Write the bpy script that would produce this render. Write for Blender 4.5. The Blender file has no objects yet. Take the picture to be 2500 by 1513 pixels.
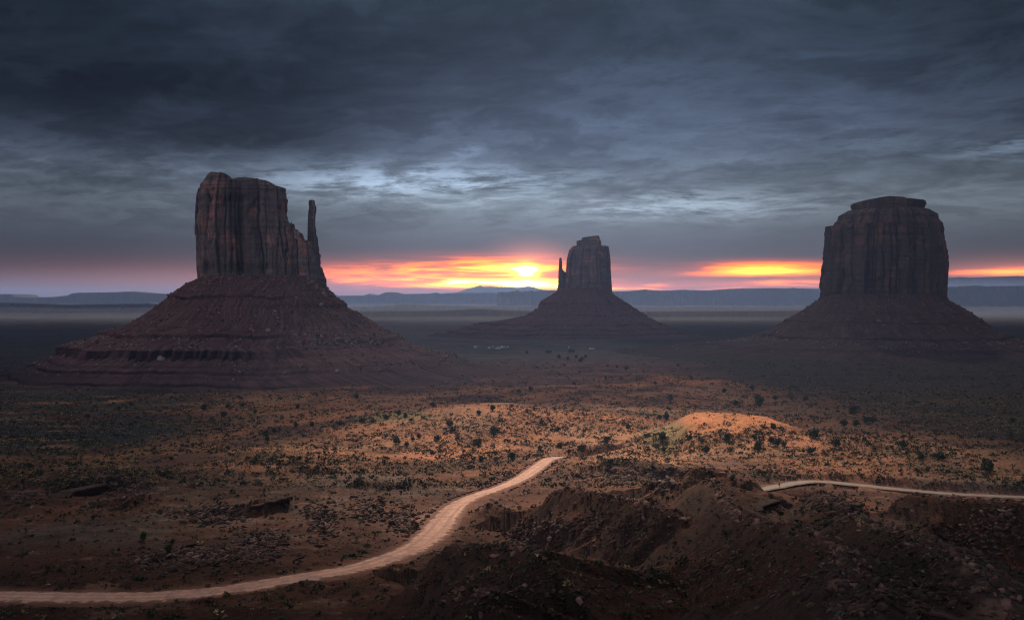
import bpy, math, random
import numpy as np
from mathutils import Vector, Matrix

random.seed(11)
RNG = np.random.default_rng(11)
SC = bpy.context.scene
COL = SC.collection
F = 2680.0          # focal length in photograph pixels (2500 wide)
H0 = 735.6          # row of the true horizon
CX = 1250.0


def P(px, py, Y):
    """photograph pixel + distance -> world point (camera at the origin, level)"""
    return ((px - CX) / F * Y, Y, (H0 - py) / F * Y)


# ------------------------------------------------------------------ camera
cam = bpy.data.cameras.new('camera')
cam.sensor_width = 36.0
cam.lens = 36.0 * F / 2500.0
cam.shift_y = (H0 - 756.5) / 2500.0
cam.clip_start = 0.5
cam.clip_end = 90000.0
camo = bpy.data.objects.new('camera', cam)
camo.rotation_euler = (math.radians(90), 0, 0)
COL.objects.link(camo)
SC.camera = camo

# ------------------------------------------------------------------ light
SUN_EL = math.radians(40.0)
SUN_AZ = math.radians(1.0)        # the break in the added cloud lies ahead of the camera
SUN_STRENGTH = 5.0
sun = bpy.data.lights.new('sun', 'SUN')
sun.energy = SUN_STRENGTH
sun.angle = math.radians(3.0)
sun.color = (1.0, 0.82, 0.62)
suno = bpy.data.objects.new('sun', sun)
sd = Vector((math.sin(SUN_AZ) * math.cos(SUN_EL), math.cos(SUN_AZ) * math.cos(SUN_EL), math.sin(SUN_EL)))
suno.rotation_euler = sd.to_track_quat('Z', 'Y').to_euler()
suno.location = sd * 5000
COL.objects.link(suno)

SC.view_settings.view_transform = 'Standard'
SC.view_settings.look = 'None'
SC.view_settings.exposure = 0.5
SC.view_settings.gamma = 1.0
SC.cycles.use_denoising = True
SC.cycles.denoising_prefilter = 'NONE'
SC.cycles.denoising_input_passes = 'RGB_ALBEDO_NORMAL'
SC.cycles.filter_width = 1.2
SC.cycles.use_adaptive_sampling = False
SC.cycles.max_bounces = 5
SC.cycles.diffuse_bounces = 2
SC.cycles.glossy_bounces = 1
SC.cycles.transmission_bounces = 3
SC.cycles.volume_bounces = 0
SC.cycles.transparent_max_bounces = 8
SC.cycles.sample_clamp_indirect = 1.5
SC.cycles.sample_clamp_direct = 12.0
SC.cycles.caustics_reflective = False
SC.cycles.caustics_refractive = False


def s2l(r, g, b):
    f = lambda c: (c / 255 / 12.92) if c / 255 <= 0.04045 else ((c / 255 + 0.055) / 1.055) ** 2.4
    return (f(r), f(g), f(b), 1.0)


class NB:
    """small node builder"""
    def __init__(s, tree):
        s.t = tree
        tree.nodes.clear()

    def n(s, typ, **kw):
        nd = s.t.nodes.new(typ)
        for k, v in kw.items():
            setattr(nd, k, v)
        return nd

    def put(s, sock, v):
        if v is None:
            return
        if isinstance(v, bpy.types.NodeSocket):
            s.t.links.new(v, sock)
        else:
            sock.default_value = v

    def m(s, op, a, b=None, c=None, clamp=False):
        nd = s.n('ShaderNodeMath', operation=op, use_clamp=clamp)
        s.put(nd.inputs[0], a); s.put(nd.inputs[1], b); s.put(nd.inputs[2], c)
        return nd.outputs[0]

    def vm(s, op, a, b=None, scale=None):
        nd = s.n('ShaderNodeVectorMath', operation=op)
        s.put(nd.inputs[0], a); s.put(nd.inputs[1], b)
        if scale is not None:
            s.put(nd.inputs['Scale'], scale)
        return nd.outputs['Vector']

    def comb(s, x, y, z):
        nd = s.n('ShaderNodeCombineXYZ')
        s.put(nd.inputs[0], x); s.put(nd.inputs[1], y); s.put(nd.inputs[2], z)
        return nd.outputs[0]

    def noise(s, vec, scale, detail=6.0, rough=0.55, dist=0.0, dims='3D'):
        nd = s.n('ShaderNodeTexNoise', noise_dimensions=dims)
        s.put(nd.inputs['Vector'], vec)
        nd.inputs['Scale'].default_value = scale
        nd.inputs['Detail'].default_value = detail
        nd.inputs['Roughness'].default_value = rough
        nd.inputs['Distortion'].default_value = dist
        return nd.outputs['Fac']

    def ss(s, x, a, b):
        nd = s.n('ShaderNodeMapRange', interpolation_type='SMOOTHSTEP')
        s.put(nd.inputs['Value'], x)
        nd.inputs['From Min'].default_value = a
        nd.inputs['From Max'].default_value = b
        return nd.outputs['Result']

    def lin(s, x, a, b, c, d):
        nd = s.n('ShaderNodeMapRange')
        s.put(nd.inputs['Value'], x)
        for k, v in zip(('From Min', 'From Max', 'To Min', 'To Max'), (a, b, c, d)):
            nd.inputs[k].default_value = v
        return nd.outputs['Result']

    def ramp(s, x, stops, interp='LINEAR'):
        nd = s.n('ShaderNodeValToRGB')
        cr = nd.color_ramp
        cr.interpolation = interp
        while len(cr.elements) < len(stops):
            cr.elements.new(0.5)
        for e, (p, c) in zip(cr.elements, stops):
            e.position = p
            e.color = c
        s.put(nd.inputs[0], x)
        return nd.outputs['Color']

    def mix(s, fac, a, b, mode='MIX', clamp=True):
        nd = s.n('ShaderNodeMix', data_type='RGBA', blend_type=mode)
        nd.clamp_factor = clamp
        s.put(nd.inputs[0], fac); s.put(nd.inputs[6], a); s.put(nd.inputs[7], b)
        return nd.outputs[2]

    def gauss(s, az, el, a0, e0, sa, se):
        """2-D bell in sky angles (degrees)"""
        da = s.m('DIVIDE', s.m('SUBTRACT', az, a0), sa)
        de = s.m('DIVIDE', s.m('SUBTRACT', el, e0), se)
        q = s.m('ADD', s.m('MULTIPLY', da, da), s.m('MULTIPLY', de, de))
        return s.m('EXPONENT', s.m('MULTIPLY', q, -1.0))


def sky_ang(px, py):
    a = math.atan2(px - CX, F)
    return math.degrees(a), math.degrees(math.atan((H0 - py) / F * math.cos(a)))


# ------------------------------------------------------------------ sky (world)
world = bpy.data.worlds.new('World')
SC.world = world
world.use_nodes = True


def build_world():
    b = NB(world.node_tree)
    out = b.n('ShaderNodeOutputWorld')
    bg = b.n('ShaderNodeBackground')
    tc = b.n('ShaderNodeTexCoord')
    sep = b.n('ShaderNodeSeparateXYZ')
    b.put(sep.inputs[0], tc.outputs['Generated'])
    x, y, z = sep.outputs
    DEG = 57.29578
    az = b.m('MULTIPLY', b.m('ARCTAN2', x, y), DEG)
    el = b.m('MULTIPLY', b.m('ARCSINE', z), DEG)
    elp = b.m('MAXIMUM', el, -1.0)
    # cloud layer seen in perspective
    den = b.m('ADD', b.m('MAXIMUM', z, 0.0), 0.13)
    u = b.m('DIVIDE', x, den)
    v = b.m('DIVIDE', y, den)
    pv = b.comb(b.m('ADD', b.m('MULTIPLY', u, 1.25), b.m('MULTIPLY', v, 0.22)), v, 0.0)
    w1 = b.noise(pv, 1.3, 3, 0.5)
    w2 = b.noise(b.vm('ADD', pv, (7.3, 2.1, 4.0)), 1.3, 3, 0.5)
    warp = b.vm('SCALE', b.comb(b.m('SUBTRACT', w1, 0.5), b.m('SUBTRACT', w2, 0.5), 0.0), None, 0.38)
    pw = b.vm('ADD', pv, warp)
    big = b.noise(b.vm('ADD', pw, (3.1, 1.7, 0.0)), 0.95, 12, 0.6)
    mid = b.noise(b.vm('ADD', pw, (11.0, 5.0, 2.0)), 2.6, 12, 0.66)
    streak = b.noise(b.vm('MULTIPLY', pw, (0.8, 1.5, 1.0)), 5.2, 12, 0.7, 0.0)
    layer = b.ss(b.m('ADD', b.m('ADD', big, b.m('MULTIPLY', b.m('SUBTRACT', mid, 0.5), 0.55)), b.m('MULTIPLY', b.m('SUBTRACT', streak, 0.5), 0.25)), 0.47, 0.57)
    # flat streaks in angle space close to the horizon
    sv = b.comb(b.m('MULTIPLY', az, 0.11), b.m('MULTIPLY', el, 1.55), 0.0)
    hs = b.noise(sv, 1.0, 6, 0.55, 0.35)
    hs2 = b.noise(b.comb(b.m('MULTIPLY', az, 0.26), b.m('MULTIPLY', el, 3.2), 9.0), 1.0, 6, 0.6, 0.5)

    # overcast base colour by elevation
    e01 = b.lin(elp, -1.0, 24.0, 0.0, 1.0)
    E = lambda d: (d + 1.0) / 25.0
    base = b.ramp(e01, [
        (E(-1), s2l(118, 106, 118)), (E(0.6), s2l(118, 106, 116)), (E(2.0), s2l(104, 105, 118)),
        (E(3.4), s2l(102, 109, 122)), (E(4.8), s2l(116, 127, 138)), (E(6.2), s2l(106, 119, 134)),
        (E(8.0), s2l(76, 88, 109)), (E(11.0), s2l(56, 68, 86)), (E(15.5), s2l(37, 47, 59)),
        (E(24), s2l(70, 84, 100))], 'B_SPLINE')
    # azimuth falloff
    azf = b.ramp(b.lin(az, -32, 32, 0, 1), [
        (0.0, (.38, .37, .38, 1)), (0.14, (.46, .455, .465, 1)), (0.30, (.64, .64, .65, 1)), (0.46, (1, 1, 1, 1)),
        (0.60, (1, 1, 1, 1)), (0.75, (.82, .81, .80, 1)), (0.88, (.62, .615, .60, 1)), (1, (.55, .55, .54, 1))], 'EASE')
    col = b.mix(1.0, base, azf, 'MULTIPLY')

    # dark cloud masses and light breaks
    d = b.m('ADD', b.m('MULTIPLY', b.m('SUBTRACT', big, 0.5), 0.6), b.m('MULTIPLY', b.m('SUBTRACT', mid, 0.5), 1.6))
    d = b.m('ADD', d, b.m('MULTIPLY', b.m('SUBTRACT', streak, 0.5), 1.5))
    d = b.m('SUBTRACT', d, b.m('MULTIPLY', b.m('SUBTRACT', layer, 0.5), 0.6))
    cfade = b.ss(el, 2.4, 5.4)
    gain = b.m('POWER', 2.0, b.m('MULTIPLY', b.m('MULTIPLY', d, cfade), 1.3))
    g = lambda px, py, sx, sy: b.gauss(az, el, *sky_ang(px, py), sx / 46.8, sy / 46.8)
    dk = b.m('ADD', b.m('MULTIPLY', g(330, 215, 620, 105), 0.52), b.m('MULTIPLY', g(60, 10, 420, 75), 0.25))
    dk = b.m('ADD', dk, b.m('MULTIPLY', g(640, 345, 330, 40), 0.38))
    dk = b.m('ADD', dk, b.m('MULTIPLY', g(1020, 120, 260, 60), 0.22))
    dk = b.m('MULTIPLY', dk, b.m('ADD', 0.75, b.m('MULTIPLY', mid, 0.5)))
    gain = b.m('MULTIPLY', gain, b.m('SUBTRACT', 1.0, dk, clamp=True))
    # bright torn band left of centre, lesser ones beside it
    wisp = b.ss(b.m('ADD', b.m('MULTIPLY', streak, 0.55), b.m('MULTIPLY', mid, 0.45)), 0.43, 0.58)
    lt = b.m('ADD', b.m('MULTIPLY', g(1080, 446, 290, 42), 1.85), b.m('MULTIPLY', g(700, 440, 240, 34), 1.1))
    lt = b.m('ADD', lt, b.m('MULTIPLY', g(1680, 502, 280, 32), 1.35))
    lt = b.m('ADD', lt, b.m('MULTIPLY', g(300, 400, 300, 40), 0.4))
    lt = b.m('ADD', lt, b.m('MULTIPLY', g(2440, 355, 130, 28), 1.2))
    lt = b.m('MULTIPLY', lt, wisp)
    spot = b.m('MULTIPLY', g(1135, 368, 42, 15), b.m('MULTIPLY', b.ss(mid, 0.42, 0.6), 1.6))
    lt = b.m('ADD', lt, spot)
    gain = b.m('ADD', gain, b.m('MULTIPLY', lt, 1.0))
    cs = b.vm('SCALE', col, None, gain)
    light_tint = b.mix(b.m('MINIMUM', lt, 1.0), (1, 1, 1, 1), (1.02, 1.04, 1.05, 1))
    cs = b.mix(1.0, cs, light_tint, 'MULTIPLY')

    # warm light leaking under the cloud base
    pk = b.m('ADD', b.m('MULTIPLY', g(560, 700, 420, 46), 0.31), b.m('MULTIPLY', g(1120, 690, 430, 46), 0.62))
    pk = b.m('ADD', pk, b.m('MULTIPLY', g(1850, 700, 420, 40), 0.36))
    pk = b.m('ADD', pk, b.m('MULTIPLY', g(2480, 665, 170, 30), 0.5))
    pk = b.m('ADD', pk, b.m('MULTIPLY', g(80, 690, 420, 50), 0.09))
    pk = b.m('ADD', pk, b.m('MULTIPLY', g(1298, 640, 85, 38), 0.8))
    pink = b.vm('SCALE', (0.78, 0.235, 0.165), None, pk)
    # streaky orange to white-hot band
    st = b.m('ADD', b.m('MULTIPLY', hs, 0.6), b.m('MULTIPLY', hs2, 0.4))
    stk = b.ss(st, 0.43, 0.57)
    stk2 = b.m('ADD', 0.25, b.m('MULTIPLY', stk, 0.9))
    hot = b.m('MULTIPLY', g(1215, 660, 185, 24), 1.0)
    hot = b.m('ADD', hot, b.m('MULTIPLY', g(1180, 691, 230, 12), 1.5))
    hot = b.m('ADD', hot, b.m('MULTIPLY', g(930, 672, 190, 24), 0.32))
    hot = b.m('ADD', hot, b.m('MULTIPLY', g(1440, 702, 240, 10), 0.75))
    # lens-shaped gap on the right with a sharp upper rim
    rim = b.m('ADD', b.m('MULTIPLY', b.m('SUBTRACT', hs2, 0.5), 0.35), el)
    lens = b.m('MULTIPLY', g(1870, 660, 150, 16), 1.7)
    lens = b.m('ADD', lens, b.m('MULTIPLY', g(1880, 694, 190, 9), 1.1))
    lens = b.m('ADD', lens, b.m('MULTIPLY', g(2480, 664, 130, 11), 1.0))
    hot = b.m('MULTIPLY', b.m('MULTIPLY', hot, 1.9), stk2)
    hot = b.m('ADD', hot, b.m('MULTIPLY', lens, b.m('ADD', 0.3, b.m('MULTIPLY', stk, 0.75))))
    bar = b.m('MULTIPLY', g(1180, 676, 170, 5.5), 0.75)
    bar = b.m('ADD', bar, b.m('MULTIPLY', g(1880, 679, 190, 4.5), 0.7))
    hot = b.m('MULTIPLY', hot, b.m('SUBTRACT', 1.0, bar, clamp=True))
    hot = b.m('ADD', hot, b.m('MULTIPLY', g(1287, 664, 27, 17), 2.8))
    hot = b.m('ADD', hot, b.m('MULTIPLY', g(1250, 662, 70, 12), 0.5))
    hot = b.m('ADD', hot, b.m('MULTIPLY', g(1225, 693, 160, 9), 0.35))
    hc = b.ramp(b.m('MULTIPLY', hot, 0.27), [
        (0.0, (0, 0, 0, 1)), (0.05, (0.30, 0.05, 0.02, 1)), (0.14, (1.25, 0.22, 0.04, 1)),
        (0.26, (1.8, 0.52, 0.035, 1)), (0.45, (2.0, 1.25, 0.06, 1)), (0.66, (2.3, 1.8, 0.18, 1)), (0.84, (3.2, 2.9, 1.2, 1)), (1.0, (4.5, 4.2, 3.0, 1))])
    cover = b.m('MULTIPLY', hot, 1.6, clamp=True)
    cs = b.mix(cover, cs, b.vm('SCALE', cs, None, 0.25))
    tot = b.vm('ADD', cs, pink)
    tot = b.vm('ADD', tot, b.vm('SCALE', hc, None, 1.3))
    # sky glow added behind the viewer to light the cliffs, strongest to the left
    side = b.ss(b.m('ABSOLUTE', az), 55.0, 115.0)
    lr = b.lin(az, -120.0, 120.0, 1.55, 0.10)
    bell = b.m('EXPONENT', b.m('MULTIPLY', b.m('POWER', b.m('DIVIDE', b.m('SUBTRACT', el, 12.0), 13.0), 2.0), -1.0))
    back = b.m('MULTIPLY', b.m('MULTIPLY', side, lr), bell)
    tot = b.vm('ADD', tot, b.vm('SCALE', (1.05, 0.93, 1.0), None, back))
    # the air box in front of the sky swallows part of it near the horizon
    bg.inputs['Strength'].default_value = 0.87
    lp = b.vm('SCALE', tot, None, b.m('ADD', 1.0, b.m('MULTIPLY', 0.55, b.m('EXPONENT', b.m('MULTIPLY', b.m('MAXIMUM', el, 0.0), -0.55)))))
    b.put(bg.inputs['Color'], lp)
    # clear-sky glow above the cloud layer
    sky = b.n('ShaderNodeTexSky', sky_type='NISHITA')
    sky.sun_disc = False
    sky.sun_elevation = SUN_EL
    sky.sun_rotation = SUN_AZ
    sky.air_density = 1.0
    bg2 = b.n('ShaderNodeBackground')
    b.put(bg2.inputs['Color'], sky.outputs[0])
    bg2.inputs['Strength'].default_value = 0.05
    up = b.ss(el, 17.0, 40.0)
    mx = b.n('ShaderNodeMixShader')
    b.put(mx.inputs[0], up)
    b.put(mx.inputs[1], bg.outputs[0])
    b.put(mx.inputs[2], bg2.outputs[0])
    b.put(out.inputs['Surface'], mx.outputs[0])


build_world()
world.cycles.sampling_method = 'MANUAL'
world.cycles.sample_map_resolution = 2048


# ------------------------------------------------------------------ numpy noise
_PR = np.random.default_rng(1234)
_PM = _PR.permutation(4096).astype(np.int32)
_PM2 = np.concatenate([_PM, _PM])
_GA = _PR.uniform(0, 2 * math.pi, 4096)
_GCX = np.cos(_GA); _GSX = np.sin(_GA)
_U01 = _PR.permutation(4096) / 4095.0


def _hash(ix, iy, seed):
    return _PM2[_PM[(ix + seed * 131) & 4095] + ((iy + seed * 57) & 4095)]


def h01(ix, iy, seed):
    return _U01[_hash(np.asarray(ix).astype(np.int64), np.asarray(iy).astype(np.int64), seed)]


def perlin(x, y, seed=0):
    x, y = np.broadcast_arrays(np.asarray(x, float), np.asarray(y, float))
    ix = np.floor(x); iy = np.floor(y)
    fx = x - ix; fy = y - iy
    ix = ix.astype(np.int64); iy = iy.astype(np.int64)
    u = fx * fx * fx * (fx * (fx * 6 - 15) + 10)
    v = fy * fy * fy * (fy * (fy * 6 - 15) + 10)

    def g(dx, dy):
        h = _hash(ix + dx, iy + dy, seed)
        return _GCX[h] * (fx - dx) + _GSX[h] * (fy - dy)
    a = g(0, 0); b = g(1, 0); c = g(0, 1); d = g(1, 1)
    return ((a + u * (b - a)) * (1 - v) + (c + u * (d - c)) * v) * 1.5


def fbm(x, y, octv=5, seed=0, gain=0.5, ridged=False):
    s = 0.0; a = 1.0; t = 0.0
    for o in range(octv):
        n = perlin(x, y, seed + o * 17)
        if ridged:
            n = 1.0 - 2.0 * np.abs(n)
        s = s + a * n
        t += a
        a *= gain
        x = x * 2.03 + 13.7; y = y * 2.03 - 7.1
    return s / t


def sstep(x, a, b):
    t = np.clip((x - a) / (b - a), 0, 1)
    return t * t * (3 - 2 * t)


# ------------------------------------------------------------------ mesh helpers
def np_mesh(name, verts, quads=None, tris=None, smooth=False, color=None):
    me = bpy.data.meshes.new(name)
    verts = np.asarray(verts, np.float32).reshape(-1, 3)
    loops = []; starts = []; pos = 0
    if quads is not None and len(quads):
        q = np.asarray(quads, np.int32).reshape(-1, 4)
        loops.append(q.ravel()); starts.append(pos + 4 * np.arange(len(q))); pos += q.size
    if tris is not None and len(tris):
        t = np.asarray(tris, np.int32).reshape(-1, 3)
        loops.append(t.ravel()); starts.append(pos + 3 * np.arange(len(t))); pos += t.size
    loops = np.concatenate(loops).astype(np.int32); starts = np.concatenate(starts).astype(np.int32)
    me.vertices.add(len(verts)); me.vertices.foreach_set('co', verts.ravel())
    me.loops.add(len(loops)); me.loops.foreach_set('vertex_index', loops)
    me.polygons.add(len(starts)); me.polygons.foreach_set('loop_start', starts)
    if smooth:
        me.polygons.foreach_set('use_smooth', np.ones(len(starts), bool))
    me.update(calc_edges=True)
    me.validate(verbose=False)
    if color is not None:
        at = me.color_attributes.new('Col', 'FLOAT_COLOR', 'POINT')
        c = np.asarray(color, np.float32)
        if c.shape[1] == 3:
            c = np.concatenate([c, np.ones((len(c), 1), np.float32)], 1)
        at.data.foreach_set('color', c.ravel())
    return me


def obj(name, me, mat=None, parent=None, **props):
    o = bpy.data.objects.new(name, me)
    COL.objects.link(o)
    if mat is not None and me is not None and not me.materials:
        me.materials.append(mat)
    if parent is not None:
        o.parent = parent
    for k, v in props.items():
        o[k] = v
    return o


def empty(name, loc, **props):
    o = bpy.data.objects.new(name, None)
    o.location = loc
    o.empty_display_size = 1.0
    COL.objects.link(o)
    for k, v in props.items():
        o[k] = v
    return o


class MB:
    """collects pieces into one mesh"""
    def __init__(s):
        s.v = []; s.q = []; s.t = []; s.c = []; s.n = 0

    def add(s, v, q=None, t=None, c=None):
        v = np.asarray(v, float).reshape(-1, 3)
        if q is not None and len(q):
            s.q.append(np.asarray(q).reshape(-1, 4) + s.n)
        if t is not None and len(t):
            s.t.append(np.asarray(t).reshape(-1, 3) + s.n)
        s.v.append(v)
        if c is not None:
            s.c.append(np.broadcast_to(np.asarray(c, float), (len(v), 3)))
        s.n += len(v)

    def mesh(s, name, smooth=False):
        return np_mesh(name, np.concatenate(s.v), np.concatenate(s.q) if s.q else None,
                       np.concatenate(s.t) if s.t else None, smooth, np.concatenate(s.c) if s.c else None)

    def box(s, x0, x1, y0, y1, z0, z1):
        v = [(x0, y0, z0), (x1, y0, z0), (x1, y1, z0), (x0, y1, z0), (x0, y0, z1), (x1, y0, z1), (x1, y1, z1), (x0, y1, z1)]
        s.add(v, [(0, 3, 2, 1), (4, 5, 6, 7), (0, 1, 5, 4), (1, 2, 6, 5), (2, 3, 7, 6), (3, 0, 4, 7)])

    def tube(s, pts, rad, k=7, c=None):
        pts = [Vector(p) for p in pts]
        vs = []
        for i, p in enumerate(pts):
            t = (pts[min(i + 1, len(pts) - 1)] - pts[max(i - 1, 0)]).normalized()
            a = t.orthogonal().normalized(); bb = t.cross(a)
            for j in range(k):
                th = 2 * math.pi * j / k
                vs.append(p + (a * math.cos(th) + bb * math.sin(th)) * rad[i])
        q = []
        for i in range(len(pts) - 1):
            for j in range(k):
                q.append((i * k + j, i * k + (j + 1) % k, (i + 1) * k + (j + 1) % k, (i + 1) * k + j))
        n = len(vs)
        vs.append(pts[0]); vs.append(pts[-1])
        t_ = [(n, (j + 1) % k, j) for j in range(k)] + [(n + 1, (len(pts) - 1) * k + j, (len(pts) - 1) * k + (j + 1) % k) for j in range(k)]
        s.add([tuple(v) for v in vs], q, t_, c)


# ------------------------------------------------------------------ materials
def mat_new(name):
    m = bpy.data.materials.new(name)
    m.use_nodes = True
    return m, NB(m.node_tree)


def finish(b, col, rough=0.9, bump=None, bstr=0.5, bdist=0.3, spec=0.15):
    out = b.n('ShaderNodeOutputMaterial')
    p = b.n('ShaderNodeBsdfPrincipled')
    b.put(p.inputs['Base Color'], col)
    p.inputs['Roughness'].default_value = rough
    p.inputs['Specular IOR Level'].default_value = spec
    if bump is not None:
        bn = b.n('ShaderNodeBump')
        bn.inputs['Strength'].default_value = bstr
        bn.inputs['Distance'].default_value = bdist
        b.put(bn.inputs['Height'], bump)
        b.put(p.inputs['Normal'], bn.outputs[0])
    b.put(out.inputs['Surface'], p.outputs[0])
    return p


def mat_ground():
    m, b = mat_new('desert_soil')
    at = b.n('ShaderNodeAttribute', attribute_name='Col')
    pos = b.n('ShaderNodeTexCoord').outputs['Object']
    flat = b.vm('MULTIPLY', pos, (1, 1, 0.6))
    n1 = b.noise(flat, 0.055, 8, 0.6)
    n2 = b.noise(flat, 0.6, 6, 0.65)
    n3 = b.noise(flat, 2.6, 4, 0.6)
    k = b.m('ADD', b.m('MULTIPLY', n1, 0.9), b.m('ADD', b.m('MULTIPLY', n2, 0.8), b.m('MULTIPLY', n3, 0.4)))
    k = b.lin(k, 0.65, 1.45, 0.35, 1.7)
    col = b.vm('SCALE', at.outputs['Color'], None, k)
    # pebbles and low growth, more where the soil carries plants (alpha)
    vz = b.n('ShaderNodeTexVoronoi', feature='F1')
    b.put(vz.inputs['Vector'], b.vm('ADD', flat, b.vm('SCALE', b.comb(n2, n3, 0), None, 0.8)))
    vz.inputs['Scale'].default_value = 0.42
    spot = b.m('SUBTRACT', 1.0, b.ss(vz.outputs['Distance'], 0.14, 0.42))
    clump = b.ss(b.noise(flat, 0.03, 5, 0.6), 0.42, 0.62)
    veg = b.m('MULTIPLY', b.m('MULTIPLY', spot, at.outputs['Alpha']), b.m('ADD', 0.35, b.m('MULTIPLY', clump, 0.6)))
    sepc = b.n('ShaderNodeSeparateColor')
    b.put(sepc.inputs[0], vz.outputs['Color'])
    vcol = b.mix(sepc.outputs[0], (0.036, 0.042, 0.026, 1), (0.23, 0.18, 0.075, 1))
    col = b.mix(veg, col, vcol)
    vp = b.n('ShaderNodeTexVoronoi', feature='F1')
    b.put(vp.inputs['Vector'], flat)
    vp.inputs['Scale'].default_value = 1.3
    peb = b.m('SUBTRACT', 1.0, b.ss(vp.outputs['Distance'], 0.08, 0.26))
    sp2 = b.n('ShaderNodeSeparateColor'); b.put(sp2.inputs[0], vp.outputs['Color'])
    pmask = b.m('MULTIPLY', peb, b.ss(sp2.outputs[1], 0.55, 0.9))
    col = b.mix(b.m('MULTIPLY', pmask, 0.5), col, b.mix(sp2.outputs[0], (0.22, 0.12, 0.085, 1), (0.02, 0.013, 0.011, 1)))
    bump = b.m('ADD', b.m('MULTIPLY', n2, 0.7), b.m('ADD', b.m('MULTIPLY', n3, 0.35), b.m('MULTIPLY', peb, 0.25)))
    bump = b.m('ADD', bump, b.m('MULTIPLY', veg, 0.9))
    finish(b, col, 0.95, bump, 0.8, 1.1, 0.05)
    return m


def mat_rock(name, c_dark, c_mid, c_warm, scale=1.0, varnish=0.6):
    """sandstone: strata, vertical streaks of desert varnish, warm fresh faces"""
    m, b = mat_new(name)
    pos = b.n('ShaderNodeTexCoord').outputs['Object']
    s = scale
    strata = b.noise(b.vm('MULTIPLY', pos, (0.012 * s, 0.012 * s, 0.32 * s)), 1.0, 6, 0.6, 0.3)
    vert = b.noise(b.vm('MULTIPLY', pos, (0.11 * s, 0.11 * s, 0.012 * s)), 1.0, 7, 0.62, 0.25)
    blot = b.noise(b.vm('MULTIPLY', pos, (0.03 * s, 0.03 * s, 0.02 * s)), 1.0, 5, 0.55)
    fine = b.noise(b.vm('MULTIPLY', pos, (0.5 * s, 0.5 * s, 0.5 * s)), 1.0, 6, 0.65)
    col = b.mix(b.ss(strata, 0.35, 0.65), c_dark, c_mid)
    col = b.mix(b.m('MULTIPLY', b.ss(blot, 0.53, 0.70), 0.7), col, c_warm)
    dv = b.m('MULTIPLY', b.ss(vert, 0.46, 0.66), varnish)
    col = b.mix(dv, col, (0.06, 0.055, 0.06, 1))
    col = b.vm('SCALE', col, None, b.lin(fine, 0.3, 0.7, 0.72, 1.3))
    at = b.n('ShaderNodeAttribute', attribute_name='Col')
    col = b.mix(1.0, col, at.outputs['Color'], 'MULTIPLY')
    bump = b.m('ADD', b.m('MULTIPLY', fine, 0.8), b.m('ADD', b.m('MULTIPLY', strata, 0.7), b.m('MULTIPLY', vert, 0.45)))
    finish(b, col, 0.92, bump, 0.9, 2.5, 0.08)
    return m


def mat_attr(name, rough=0.9, vary=0.5, nscale=1.2, spec=0.1):
    """colour attribute broken by noise"""
    m, b = mat_new(name)
    at = b.n('ShaderNodeAttribute', attribute_name='Col')
    pos = b.n('ShaderNodeTexCoord').outputs['Object']
    n = b.noise(pos, nscale, 5, 0.6)
    col = b.vm('SCALE', at.outputs['Color'], None, b.lin(n, 0.3, 0.7, 1 - vary, 1 + vary))
    finish(b, col, rough, n, 0.4, 0.2, spec)
    return m


def mat_plain(name, c, rough=0.8, vary=0.3, nscale=2.0):
    m, b = mat_new(name)
    pos = b.n('ShaderNodeTexCoord').outputs['Object']
    n = b.noise(pos, nscale, 5, 0.6)
    col = b.vm('SCALE', c[:3], None, b.lin(n, 0.3, 0.7, 1 - vary, 1 + vary))
    finish(b, col, rough, n, 0.3, 0.05, 0.2)
    return m


def mat_road(name, c1, c2):
    m, b = mat_new(name)
    uv = b.n('ShaderNodeAttribute', attribute_name='Col').outputs['Color']   # r = across, g = along / 100
    sp = b.n('ShaderNodeSeparateColor'); b.put(sp.inputs[0], uv)
    ac, al = sp.outputs[0], sp.outputs[1]
    pos = b.n('ShaderNodeTexCoord').outputs['Object']
    track = b.noise(b.comb(b.m('MULTIPLY', ac, 9.0), b.m('MULTIPLY', al, 1.3), 0), 1.0, 6, 0.6, 0.2)
    blot = b.noise(pos, 0.16, 6, 0.62)
    patch = b.noise(b.vm('MULTIPLY', pos, (1.0, 0.55, 1.0)), 0.42, 8, 0.7, 0.3)
    fine = b.noise(pos, 1.8, 5, 0.65)
    col = b.mix(b.m('MULTIPLY', b.ss(track, 0.36, 0.64), 0.6), c1, c2)
    col = b.mix(b.m('MULTIPLY', b.ss(patch, 0.42, 0.66), 0.7), col, (0.25, 0.17, 0.145, 1))
    col = b.mix(b.m('MULTIPLY', b.ss(blot, 0.55, 0.7), 0.4), col, (0.28, 0.12, 0.065, 1))
    off = b.m('ABSOLUTE', b.m('SUBTRACT', ac, 0.5))
    rag = b.noise(pos, 0.45, 6, 0.65)
    rut = b.m('SUBTRACT', 1.0, b.ss(b.m('ABSOLUTE', b.m('SUBTRACT', b.m('ADD', off, b.m('MULTIPLY', b.m('SUBTRACT', blot, 0.5), 0.15)), 0.16)), 0.02, 0.07))
    col = b.mix(b.m('MULTIPLY', rut, b.m('MULTIPLY', rag, 0.7)), col, (0.27, 0.155, 0.115, 1))
    edge = b.ss(b.m('ADD', off, b.m('MULTIPLY', b.m('SUBTRACT', rag, 0.5), 0.62)), 0.31, 0.41)
    col = b.mix(b.m('MULTIPLY', edge, 0.92), col, (0.145, 0.066, 0.046, 1))
    col = b.vm('SCALE', col, None, b.lin(fine, 0.3, 0.7, 0.8, 1.2))
    finish(b, col, 0.9, b.m('ADD', track, fine), 0.5, 0.25, 0.1)
    return m


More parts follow.
